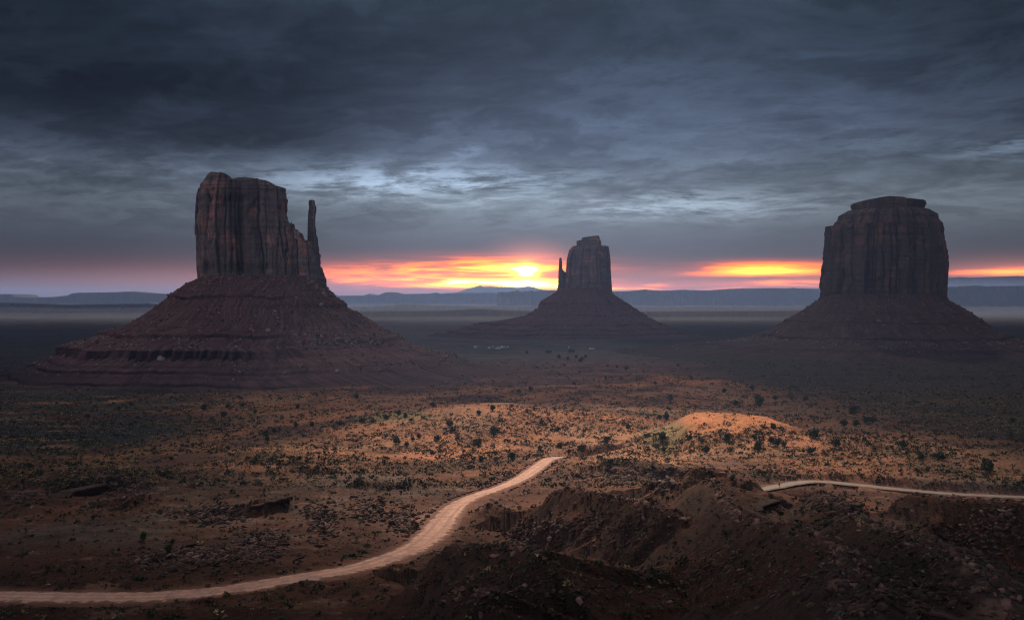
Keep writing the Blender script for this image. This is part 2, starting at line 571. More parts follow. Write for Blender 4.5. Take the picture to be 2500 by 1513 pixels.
M_GROUND = mat_ground()
M_CLIFF = mat_rock('sandstone_cliff', (0.125, 0.100, 0.102, 1), (0.16, 0.126, 0.124, 1), (0.28, 0.165, 0.135, 1))
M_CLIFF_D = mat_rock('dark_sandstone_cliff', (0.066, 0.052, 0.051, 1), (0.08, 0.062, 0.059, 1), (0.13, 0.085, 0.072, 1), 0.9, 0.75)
M_TALUS = mat_rock('talus_shale', (0.12, 0.064, 0.063, 1), (0.155, 0.082, 0.079, 1), (0.17, 0.095, 0.086, 1), 1.2, 0.12)
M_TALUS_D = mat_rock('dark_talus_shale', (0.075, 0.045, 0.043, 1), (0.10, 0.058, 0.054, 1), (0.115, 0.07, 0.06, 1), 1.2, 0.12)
M_STONE = mat_attr('loose_stone', 0.9, 0.35, 0.8)
M_LEAF = mat_attr('juniper_leaf', 0.8, 0.4, 0.9)
M_SCRUB = mat_attr('desert_scrub', 0.9, 0.3, 1.5)
M_BARK = mat_plain('juniper_bark', (0.09, 0.065, 0.05), 0.9, 0.4, 3.0)
M_ROAD = mat_road('packed_dirt', (0.62, 0.345, 0.265, 1), (0.40, 0.205, 0.155, 1))
M_ROAD2 = mat_road('pale_gravel', (0.25, 0.235, 0.22, 1), (0.18, 0.165, 0.15, 1))
M_MESA = mat_rock('far_mesa_rock', (0.035, 0.036, 0.042, 1), (0.055, 0.052, 0.056, 1), (0.06, 0.052, 0.052, 1), 0.12, 0.15)

# ------------------------------------------------------------------ roads (centre lines, world)
ROAD_PX = [(-150, 1453, 201), (0, 1455, 199), (164, 1457, 198), (370, 1456, 200), (534, 1442, 206), (699, 1416, 217),
           (850, 1390, 232), (932, 1368, 246), (1010, 1337, 268), (1062, 1297, 298), (1093, 1258, 328), (1124, 1229, 354),
           (1166, 1208, 382), (1222, 1190, 412), (1273, 1167, 458), (1310, 1142, 515), (1338, 1122, 565), (1366, 1116, 588),
           (1400, 1117, 604), (1440, 1124, 625), (1490, 1132, 650)]
ROAD2_PX = [(1740, 1226, 388), (1790, 1210, 404), (1850, 1196, 424), (1897, 1187, 436), (1946, 1178, 448), (1991, 1175, 456), (2061, 1180, 456), (2184, 1193, 448),
            (2308, 1204, 442), (2420, 1210, 440), (2520, 1214, 440), (2700, 1219, 444)]


def catmull(pts, n=9):
    p = np.array(pts, float)
    out = []
    for i in range(len(p) - 1):
        p0 = p[max(i - 1, 0)]; p1 = p[i]; p2 = p[i + 1]; p3 = p[min(i + 2, len(p) - 1)]
        for t in np.arange(n) / n:
            out.append(0.5 * ((2 * p1) + (-p0 + p2) * t + (2 * p0 - 5 * p1 + 4 * p2 - p3) * t * t + (-p0 + 3 * p1 - 3 * p2 + p3) * t ** 3))
    out.append(p[-1])
    return np.array(out)


ROAD = catmull([P(*q) for q in ROAD_PX])
ROAD2 = catmull([P(*q) for q in ROAD2_PX])


def poly_dist(x, y, pts):
    """distance to a polyline, height along it, parameter and signed side"""
    best = np.full(x.shape, 1e9); bz = np.zeros(x.shape); bt = np.zeros(x.shape); sg = np.zeros(x.shape)
    n = len(pts) - 1
    for i in range(n):
        ax, ay, az = pts[i]; bx, by, bz_ = pts[i + 1]
        dx, dy = bx - ax, by - ay
        L = dx * dx + dy * dy + 1e-9
        t = np.clip(((x - ax) * dx + (y - ay) * dy) / L, 0, 1)
        ex = x - (ax + t * dx); ey = y - (ay + t * dy)
        d = np.hypot(ex, ey)
        m = d < best
        best = np.where(m, d, best)
        bz = np.where(m, az + t * (bz_ - az), bz)
        bt = np.where(m, (i + t) / n, bt)
        sg = np.where(m, np.sign(dx * ey - dy * ex), sg)
    return best, bz, bt, sg


# ------------------------------------------------------------------ terrain
BY = np.array([-400, -6, 4, 10, 30, 60, 100, 150, 175, 200, 250, 300, 350, 400, 500, 600, 700, 800, 1000, 1300, 1700, 30000])
BZ = np.array([-1.8, -1.8, -2.5, -6, -14, -23, -36, -46, -51, -54, -59, -63, -66.5, -70.5, -77, -83.5, -88, -91.5, -97.5, -102.5, -105, -105])

RIDGES = [
    # crest line (px, py, distance), half-slope near / far side
    ([(1330, 1235, 292), (1389, 1212, 287), (1450, 1225, 277), (1520, 1240, 267), (1580, 1256, 257), (1660, 1275, 245)], 0.55, 0.35),
    ([(1080, 1400, 196), (1121, 1377, 191), (1185, 1383, 182), (1270, 1400, 170), (1350, 1410, 160)], 0.5, 0.3),
    ([(1000, 1356, 243), (1047, 1333, 256), (1085, 1345, 258)], 0.5, 0.5),
    ([(1150, 1230, 338), (1200, 1236, 330), (1250, 1248, 322)], 0.4, 0.4),
    ([(690, 1438, 206), (730, 1427, 206), (790, 1440, 204)], 0.45, 0.5),
    ([(1650, 1168, 352), (1700, 1153, 346), (1760, 1160, 340), (1840, 1185, 330)], 0.42, 0.3),
    ([(2170, 1240, 262), (2250, 1213, 256), (2330, 1222, 248), (2420, 1234, 242), (2540, 1240, 236)], 0.5, 0.45),
    ([(1700, 1200, 318), (1732, 1214, 300), (1773, 1278, 236), (1847, 1331, 192), (1938, 1346, 168), (1999, 1386, 143), (2045, 1428, 122), (2061, 1478, 103), (2080, 1560, 84)], 0.5, 0.42),
    ([(1990, 1222, 275), (2061, 1290, 222), (2164, 1348, 178), (2225, 1354, 168), (2308, 1414, 134), (2390, 1486, 108), (2440, 1560, 90)], 0.5, 0.4),
    ([(1090, 1500, 152), (1140, 1492, 148), (1210, 1506, 140)], 0.5, 0.4),
    ([(1460, 1125, 500), (1520, 1121, 500), (1600, 1135, 478), (1650, 1150, 460)], 0.22, 0.22),
    ([(1380, 1120, 560), (1430, 1116, 565), (1480, 1118, 560)], 0.12, 0.25),
]
RIDGES = [([P(*q) for q in pts], a, c) for pts, a, c in RIDGES]
# dark scarps facing the camera: (left px,py,Y) (right px,py,Y), drop
SCARPS = [((140, 1212, 400), (300, 1188, 420), 5.0), ((285, 1240, 352), (385, 1216, 366), 3.5), ((600, 1262, 330), (705, 1232, 350), 5.0),
          ((700, 1148, 480), (835, 1165, 470), 2.6), ((560, 1170, 455), (705, 1150, 470), 2.2), ((1900, 1282, 215), (2040, 1268, 225), 1.6),
          ((850, 1178, 420), (960, 1190, 405), 3.0), ((1830, 1248, 270), (1905, 1222, 300), 2.0)]
SCARPS = [(P(*a), P(*c), h) for a, c, h in SCARPS]


def smax(a, b, k):
    h = np.clip(0.5 + 0.5 * (a - b) / k, 0, 1)
    return b + (a - b) * h + k * h * (1 - h)


def blob(x, y, cx, cy, sx, sy, rot=0.0):
    c, s = math.cos(rot), math.sin(rot)
    u = ((x - cx) * c + (y - cy) * s) / sx
    v = (-(x - cx) * s + (y - cy) * c) / sy
    return np.exp(-(u * u + v * v))


def sblob(x, y, cx, cy, sx, sy, rot=0.0):
    c, s = math.cos(rot), math.sin(rot)
    u = ((x - cx) * c + (y - cy) * s) / sx
    v = (-(x - cx) * s + (y - cy) * c) / sy
    return np.exp(-(u * u + v * v) ** 1.6)


def terrain(x, y):
    """height and soil masks"""
    r = np.hypot(x, y)
    z = np.interp(y, BY, BZ)
    wx = x + 9 * fbm(x / 38, y / 38, 3, 91); wy = y + 9 * fbm(x / 38, y / 38, 3, 92)
    # broad relief
    amp = np.interp(y, [0, 60, 200, 500, 900, 1400, 2500, 9000], [0, 1.2, 2.2, 2.6, 2.6, 2.0, 2.4, 6])
    z = z + amp * fbm(x / 85, y / 110, 4, 5)
    z = z + np.interp(y, [0, 1500, 3000, 12000], [0, 0, 3, 9]) * fbm(x / 520, y / 900, 4, 8)
    # scrub rise behind the road and the orange hill
    z = z + 11 * blob(x, y, -12, 815, 110, 95) + 6 * blob(x, y, 60, 900, 120, 90) + 5 * blob(x, y, -190, 900, 150, 70)
    hx = x + 7 * fbm(x / 30, y / 30, 3, 11); hy = y + 7 * fbm(x / 30, y / 30, 3, 12)
    z = z + 11 * sblob(hx, hy, 130, 690, 44, 64, -0.25) + 8 * blob(hx, hy, 160, 645, 56, 62) - 1.6 * (1 - fbm(x / 14, y / 26, 3, 13, 0.5, True)) * blob(x, y, 140, 672, 50, 60) + 5 * blob(hx, hy, 215, 600, 80, 60) + 3 * blob(hx, hy, 122, 715, 22, 40)
    z = z + 6 * blob(x, y, 60, 1080, 130, 60) + 5 * blob(x, y, -330, 1130, 190, 40)
    z = z - 5 * blob(x, y, 88, 620, 9, 90, -0.15)
    z = z + 5 * blob(x, y, -110, 545, 60, 38) + 5 * blob(x, y, -165, 460, 48, 36)
    z = z + 4.5 * np.maximum(fbm(x / 260 + 0.4 * fbm(x / 90, y / 60, 2, 15), y / 120, 4, 16, 0.55, True), 0) * sstep(y, 1250, 1500) * (1 - sstep(y, 2600, 3600))
    bz_ = z + 5.0 * fbm(x / 210, y / 150, 4, 17)
    bq = bz_ / 2.6 + 0.35 * fbm(x / 60, y / 40, 3, 18)
    bt = 2.6 * (np.floor(bq) + sstep(bq - np.floor(bq), 0.70, 0.95) - bq)
    bm = sstep(y, 1130, 1330) * (1 - sstep(y, 2300, 3000))
    z = z + bm * (bz_ - z + 0.9 * bt)
    # badland gullies
    fgr0 = sstep(x - np.interp(y, [150, 230, 330, 600], [-60, -30, 5, 60]), 0, 25)
    gm = np.interp(y, [40, 90, 330, 520, 700], [0.4, 1, 1, 0.6, 0]) * np.clip(0.55 + 1.3 * fbm(x / 130, y / 130, 3, 44), 0.12, 1.2)
    rg = fbm(wx / 44, wy / 58, 5, 21, 0.5, True)
    z = z + gm * (1.9 - 1.0 * fgr0) * rg
    ledge = np.zeros_like(z)
    fgr = sstep(x - np.interp(y, [150, 230, 330, 600], [-60, -30, 5, 60]), 0, 25)      # badland side, right of the road
    for (pts, a, c), up in zip(RIDGES, (2.2, 3.6, .6, .6, .6, 1.6, 1.6, 3.8, 3.4, 3.0, .8, .6)):
        d, hz, t, sg = poly_dist(wx * 0.25 + x * 0.75, wy * 0.25 + y * 0.75, pts)
        near = sg < 0
        k = np.where(near, a * 1.45, c * 0.9)
        k = k * (1 + 0.25 * fbm(x / 9, y / 9, 2, 61))
        endf = sstep(t, 0.0, 0.06) * (1 - sstep(t, 0.94, 1.0))
        crest = hz + up + 0.6 * fbm(x / 11, y / 11, 3, 63) - 2.0 * (1 - endf)
        rill = fbm(t * len(pts) * 4.5 + 0.12 * fbm(x / 6, y / 6, 2, 65), d / 26.0, 3, 66, 0.5, True)
        zr = crest - k * np.sqrt(d * d + 1.0) + k - 0.8 * (1 - rill) * sstep(d, 1.0, 7.0)
        z = smax(zr, z, 0.9)
        ledge = np.maximum(ledge, np.exp(-(d / 1.8) ** 2) * np.clip(0.6 + 1.4 * fbm(x / 7, y / 7, 3, 64), 0, 1))
    scarp = np.zeros_like(z)
    for a, c, h in SCARPS:
        L = math.hypot(c[0] - a[0], c[1] - a[1])
        ux, uy = (c[0] - a[0]) / L, (c[1] - a[1]) / L
        s = (x - a[0]) * ux + (y - a[1]) * uy
        d = -(x - a[0]) * uy + (y - a[1]) * ux + 3.0 * fbm(x / 30, y / 30, 2, 71)
        tap = sstep(s / L, -0.12, 0.15) * (1 - sstep(s / L, 0.85, 1.12))
        back = np.exp(-np.maximum(d, 0) / 26.0)
        z = z + 0.8 * h * tap * sstep(d, -4.5, 0.5) * back - 0.2 * h * tap * np.where(d < 0, np.exp(d / 10.0), 0)
        scarp = np.maximum(scarp, tap * (d > -2.2) * (d < 0.3))
    # stepped ledges of rock
    tm = sstep(fbm(x / 70, y / 70, 3, 33), 0.02, 0.3) * np.interp(y, [60, 150, 520, 640], [0.3, 1, 1, 0]) * (1 - 0.7 * fgr)
    st = 2.4
    zz = z + 0.7 * fbm(x / 17, y / 17, 3, 34)
    q = zz / st
    fr = q - np.floor(q)
    zt = st * (np.floor(q) + sstep(fr, 0.62, 0.92)) - (zz - z)
    z = z + (zt - z) * 0.8 * tm
    # roughness
    z = z + np.interp(y, [0, 60, 600, 1500], [0.1, 0.5, 0.32, 0.25]) * fbm(x / 4.2, y / 4.2, 4, 55)
    z = z + np.interp(y, [0, 60, 420, 560], [0.0, 0.35, 0.3, 0]) * np.maximum(fbm(x / 2.0, y / 2.0, 2, 56), 0) * (0.4 + tm)
    rug = (1 - 0.6 * fgr) * np.interp(y, [40, 80, 380, 560], [0.5, 1, 1, 0]) * np.clip(0.5 + 1.2 * fbm(x / 60, y / 60, 2, 57), 0.1, 1)
    z = z + rug * (0.8 * fbm(wx / 10, wy / 12, 4, 58, 0.55, True) + 0.35 * fbm(x / 3.0, y / 3.2, 3, 59, 0.5, True))
    # flatten under the roads
    rd1, rz, _, _ = poly_dist(x, y, ROAD)
    f1 = 1 - sstep(rd1, 4.6, 13)
    z = z + (rz - 0.10 - z) * f1
    rd2, rz2, _, _ = poly_dist(x, y, ROAD2)
    f2 = 1 - sstep(rd2, 4.6, 12)
    z = z + (rz2 - 0.10 - z) * f2
    # the ground falls away before the gravel road
    ang = x / np.maximum(y, 1)
    ra = ROAD2[:, 0] / ROAD2[:, 1]; rp_ = -ROAD2[:, 2] / ROAD2[:, 1] + 11.0 / F
    o_ = np.argsort(ra)
    lim = -np.interp(ang, ra[o_], rp_[o_]) * y
    on = sstep(ang, (1835 - CX) / F, (1880 - CX) / F) * (y > 60) * (y < np.interp(ang, ra[o_], ROAD2[o_, 1]) - 4.5)
    z = np.where(on > 0, z + (np.minimum(z, lim) - z) * on, z)
    near_flat = 1 - sstep(r, 3, 9)
    z = z + (-1.8 - z) * near_flat
    return z, dict(scarp=scarp, ledge=ledge, tm=tm, road=np.minimum(rd1, rd2))


C = lambda r, g, b: np.array([r, g, b])


def soil_colour(x, y, z, mk, slope):
    n1 = fbm(x / 60, y / 75, 5, 101); n2 = fbm(x / 150, y / 210, 4, 102); n3 = fbm(x / 14, y / 14, 4, 103)
    brown = C(.125, .052, .034); dkbrown = C(.085, .040, .031); orange = C(.45, .185, .098); tan = C(.40, .195, .112)
    grey = C(.105, .078, .068); mar = C(.125, .066, .060); plain = C(.12, .10, .098); green = C(.10, .095, .045); pink = C(.17, .095, .075)
    L = lambda a, b, t: a + (b - a) * np.clip(t, 0, 1)[..., None]
    one = np.ones(x.shape + (3,))
    c = one * dkbrown
    c = L(c, one * brown, sstep(n1, -0.15, 0.25))
    c = L(c, one * grey, sstep(n2 + 0.5 * n3, 0.12, 0.45) * 0.8)
    # orange sand country in the middle distance
    sand = sstep(y + 60 * n1, 430, 620) * (1 - sstep(y + 330 * n2 + 90 * n1 - 260 * blob(x, y, 170, 1350, 190, 400), 1140, 1290))
    c = L(c, one * orange, sand * sstep(n1 + 0.35 * n2, -0.35, 0.3) * 0.85)
    c = L(c, one * tan, sand * sstep(n2 - 0.5 * n1, 0.0, 0.35) * 0.8)
    c = L(c, one * grey, sand * sstep(x, -90, -330) * 0.0)
    hill = sblob(x + 16 * n3 + 14 * n1, y + 30 * n3, 134, 676, 37, 50, -0.25)
    c = L(c, one * C(.52, .205, .095), sstep(hill, 0.22, 0.6))
    gl = blob(x, y, 92, 665, 17, 60, -0.12) + 0.8 * blob(x, y, -85, 800, 40, 60, 0.5) + 0.7 * blob(x, y, 105, 860, 70, 30)
    c = L(c, one * C(.24, .18, .085), sstep(gl + 0.3 * n3, 0.35, 0.8) * 0.8)
    # beyond: maroon shale, then the grey-green plain
    far = sstep(y + 330 * n2 + 90 * n1 - 260 * blob(x, y, 170, 1350, 190, 400), 1180, 1330)
    c = L(c, one * mar, far)
    pl = sstep(y + 300 * n2 + 0.9 * np.abs(x - 150) * 0.3, 1650, 2200)
    c = L(c, one * plain, pl)
    c = L(c, one * plain * 0.6, sstep(x, 420, 700) * sstep(y, 700, 1100) * 0.7)
    c = L(c, one * C(.23, .11, .075), far * sstep(fbm(x / 240, y / 120, 4, 107), 0.28, 0.45) * 0.55)
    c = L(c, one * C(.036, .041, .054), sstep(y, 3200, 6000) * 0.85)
    c = L(c, one * C(.13, .105, .105), sstep(y, 2600, 4000) * (1 - sstep(y, 5000, 7000)) * sstep(fbm(x / 900, y / 700, 4, 108), 0.1, 0.4) * 0.6)
    sv = fbm(x / 190, y / 70, 5, 130, 0.6) + 0.5 * fbm(x / 45, y / 22, 4, 131, 0.6)
    c = c * (1 + 0.75 * np.clip(sv, -0.7, 0.9) * sstep(y, 1150, 1350))[..., None]
    c = L(c, one * C(.20, .10, .07), sstep(sv, 0.25, 0.6) * sstep(y, 1150, 1300) * (1 - sstep(y, 2300, 3000)) * 0.6)
    fs = fbm(x / 1500, y / 420, 5, 132, 0.6)
    c = c * (1 + 0.9 * np.clip(fs, -0.7, 0.9) * sstep(y, 2600, 3500))[..., None]
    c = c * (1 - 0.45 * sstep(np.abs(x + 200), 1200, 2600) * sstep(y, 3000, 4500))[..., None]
    c = c * (1 - 0.5 * sstep(-x, 420, 900) * sstep(y, 1300, 1700))[..., None]  # plain darkened at left; sunlit haze at the centre put into the colour
    dl = sstep(-x + 70 * n2 - 0.16 * (y - 600), 130, 270) * sstep(y, 430, 600)  # dark grey soil at left, together with edge dimming put into the colour
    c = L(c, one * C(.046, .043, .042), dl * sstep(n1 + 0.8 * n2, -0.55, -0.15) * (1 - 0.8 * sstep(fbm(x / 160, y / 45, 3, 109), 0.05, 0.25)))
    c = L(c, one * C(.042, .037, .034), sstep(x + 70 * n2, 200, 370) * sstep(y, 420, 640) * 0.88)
    c = c * (1 - 0.35 * sstep(-x, 45, 110) * (1 - sstep(y, 420, 560)))[..., None]  # left foreground dimmed through its soil colour
    c = c * (1 - 0.5 * (1 - sstep(y, 170, 340)))[..., None]  # nearest soil darkened to offset the light added behind the viewer
    # bare pinkish rock
    c = L(c, one * pink, np.clip(mk['ledge'] * 1.1, 0, 1) * (1 - sstep(y, 380, 460)) * sstep(fbm(x / 5, y / 5, 3, 111), -0.1, 0.25))
    c = L(c, one * C(.17, .085, .065), mk['tm'] * sstep(n3, 0.0, 0.3) * 0.55)
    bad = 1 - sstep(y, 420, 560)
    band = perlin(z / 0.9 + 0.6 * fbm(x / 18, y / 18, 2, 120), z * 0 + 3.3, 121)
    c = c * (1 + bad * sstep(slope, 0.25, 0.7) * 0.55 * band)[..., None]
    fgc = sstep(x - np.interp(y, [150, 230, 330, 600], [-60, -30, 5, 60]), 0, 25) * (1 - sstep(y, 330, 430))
    c = L(c, one * C(.050, .029, .024), fgc * sstep(slope + 0.3 * n3, 0.38, 0.85) * 0.8)  # steep foreground flanks darkened: shade of camera-facing slopes put into the soil colour
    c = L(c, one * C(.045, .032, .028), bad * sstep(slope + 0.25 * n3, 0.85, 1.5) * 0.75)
    c = L(c, one * C(.19, .10, .078), bad * sstep(n3 + 0.5 * fbm(x / 4, y / 4, 3, 122), 0.28, 0.5) * (1 - sstep(slope, 0.3, 0.7)) * 0.6)
    c = L(c, one * C(.27, .145, .105), blob(x, y, -27, 318, 9, 26) * 0.8 + blob(x, y, -5, 352, 6, 14) * 0.6)
    c = L(c, one * C(.21, .10, .07), (1 - sstep(mk['road'], 4, 9)) * 0.6)
    veg = sand * (0.75 + 0.5 * n1) + (1 - sand) * 0.28 + 0.35 * pl
    veg = veg * (1 - 0.75 * sstep(hill, 0.25, 0.6)) * sstep(mk['road'], 4.5, 9)
    veg = np.where(y < 330, 0.12, veg)
    return np.concatenate([c, np.clip(veg, 0, 1)[..., None]], -1)


TH = np.radians(np.concatenate([np.linspace(-180, -34, 60)[:-1], np.linspace(-34, 34, 1101), np.linspace(34, 180, 60)[1:]]))
RR = np.concatenate([np.geomspace(2.0, 60, 36)[:-1], np.geomspace(60, 700, 560)[:-1], np.geomspace(700, 2000, 190)[:-1], np.geomspace(2000, 18600, 100)])
TG, RG = np.meshgrid(TH, RR)
GX = np.sin(TG) * RG; GY = np.cos(TG) * RG
GZ, MK = terrain(GX, GY)
dzr = np.gradient(GZ, axis=0) / np.gradient(RG, axis=0)
dzt = np.gradient(GZ, axis=1) / (np.gradient(TG, axis=1) * RG)
SLOPE = np.hypot(dzr, dzt)
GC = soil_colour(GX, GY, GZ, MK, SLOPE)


def grid_quads(nr, nc, wrap=False):
    i, j = np.meshgrid(np.arange(nr - 1), np.arange(nc if wrap else nc - 1), indexing='ij')
    j2 = (j + 1) % nc
    a = i * nc + j
    return np.stack([a, i * nc + j2, (i + 1) * nc + j2, (i + 1) * nc + j], -1).reshape(-1, 4)


q = grid_quads(len(RR), len(TH))[:, ::-1]
vv = np.stack([GX, GY, GZ], -1).reshape(-1, 3)
nv = len(vv)
vv = np.concatenate([vv, [[0, 0, -1.8]]])
cc = np.concatenate([GC.reshape(-1, 4), GC.reshape(-1, 4)[:1]])
tri = [(nv, j + 1, j) for j in range(len(TH) - 1)]
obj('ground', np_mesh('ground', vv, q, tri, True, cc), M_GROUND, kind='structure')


def gz(x, y):
    """height of the ground mesh"""
    x = np.atleast_1d(np.asarray(x, float)); y = np.atleast_1d(np.asarray(y, float))
    t = np.interp(np.arctan2(x, y), TH, np.arange(len(TH)))
    r = np.interp(np.hypot(x, y), RR, np.arange(len(RR)))
    i = np.clip(r.astype(int), 0, len(RR) - 2); j = np.clip(t.astype(int), 0, len(TH) - 2)
    fr = r - i; ft = t - j
    return (GZ[i, j] * (1 - fr) * (1 - ft) + GZ[i + 1, j] * fr * (1 - ft) + GZ[i, j + 1] * (1 - fr) * ft + GZ[i + 1, j + 1] * fr * ft)


def gcol(x, y):
    t = np.rint(np.interp(np.arctan2(x, y), TH, np.arange(len(TH)))).astype(int)
    r = np.rint(np.interp(np.hypot(x, y), RR, np.arange(len(RR)))).astype(int)
    return GC[r, t]


def pick(px, py):
    """ground point seen at a pixel of the photograph"""
    t = math.atan2(px - CX, F)
    j = int(np.argmin(np.abs(TH - t)))
    yy = RR * math.cos(t)
    py_all = H0 - GZ[:, j] / yy * F
    k = np.nonzero((py_all <= py) & (RR > 60))[0]
    k = k[0] if len(k) else len(RR) - 1
    k = min(k, len(RR) - 1)
    return math.sin(t) * RR[k], math.cos(t) * RR[k], GZ[k, j]


# ------------------------------------------------------------------ road sheets
def road_sheet(name, pts, w, mat, lift=0.05):
    d = np.gradient(pts[:, :2], axis=0)
    d /= np.linalg.norm(d, axis=1)[:, None]
    nrm = np.stack([-d[:, 1], d[:, 0]], 1)
    s = np.concatenate([[0], np.cumsum(np.hypot(*np.diff(pts[:, :2], axis=0).T))])
    ac = np.linspace(-1, 1, 9)
    V = []; Cc = []
    for k in ac:
        ww = w / 2 * k * (1 + 0.26 * fbm(s / 7, s * 0 + np.sign(k) * 3, 4, 200) + 0.26 * np.exp(-((pts[:, 1] - 308) / 32) ** 2) - 0.22 * np.exp(-((pts[:, 1] - 400) / 55) ** 2))
        V.append(np.stack([pts[:, 0] + nrm[:, 0] * ww, pts[:, 1] + nrm[:, 1] * ww, pts[:, 2] + lift + 0.10 * (1 - k * k) - 0.12 * (abs(k) > 0.99)], 1))
        Cc.append(np.stack([np.full(len(s), (k + 1) / 2), s / 100, s * 0], 1))
    V = np.stack(V, 1); Cc = np.stack(Cc, 1)
    me = np_mesh(name, V.reshape(-1, 3), grid_quads(len(pts), len(ac)), None, True, Cc.reshape(-1, 3))
    return obj(name, me, mat, kind='structure')


road_sheet('dirt_road', ROAD, 8.4, M_ROAD)
road_sheet('gravel_road', ROAD2, 8.2, M_ROAD2)


# ------------------------------------------------------------------ buttes
def prof(lst, Yc):
    a = np.array(lst, float)
    z = (H0 - a[:, 1]) / F * Yc
    x = (a[:, 0] - CX) / F * Yc
    o = np.argsort(z, kind='stable')
    z = z[o]; x = x[o]
    z = z + np.arange(len(z)) * 1e-4
    return z, x


def cells(s, width, seed, warpz, jit=0.7):
    """1-D cracks along the wall: distance to the nearest joint and a value per block"""
    p = s / width + warpz
    k = np.floor(p)
    best = np.full(p.shape, 9.0); val = np.zeros(p.shape)
    pos = []
    for o in (-1, 0, 1, 2):
        pos.append((k + o) + (h01(k + o, k * 0, seed) - 0.5) * jit)
    for a, bb, o in ((pos[0], pos[1], -1), (pos[1], pos[2], 0), (pos[2], pos[3], 1)):
        m = (p >= a) & (p < bb)
        dd = np.minimum(p - a, bb - p)
        best = np.where(m, dd, best)
        val = np.where(m, h01(k + o, k * 0 + 7, seed), val)
    return best * width, val


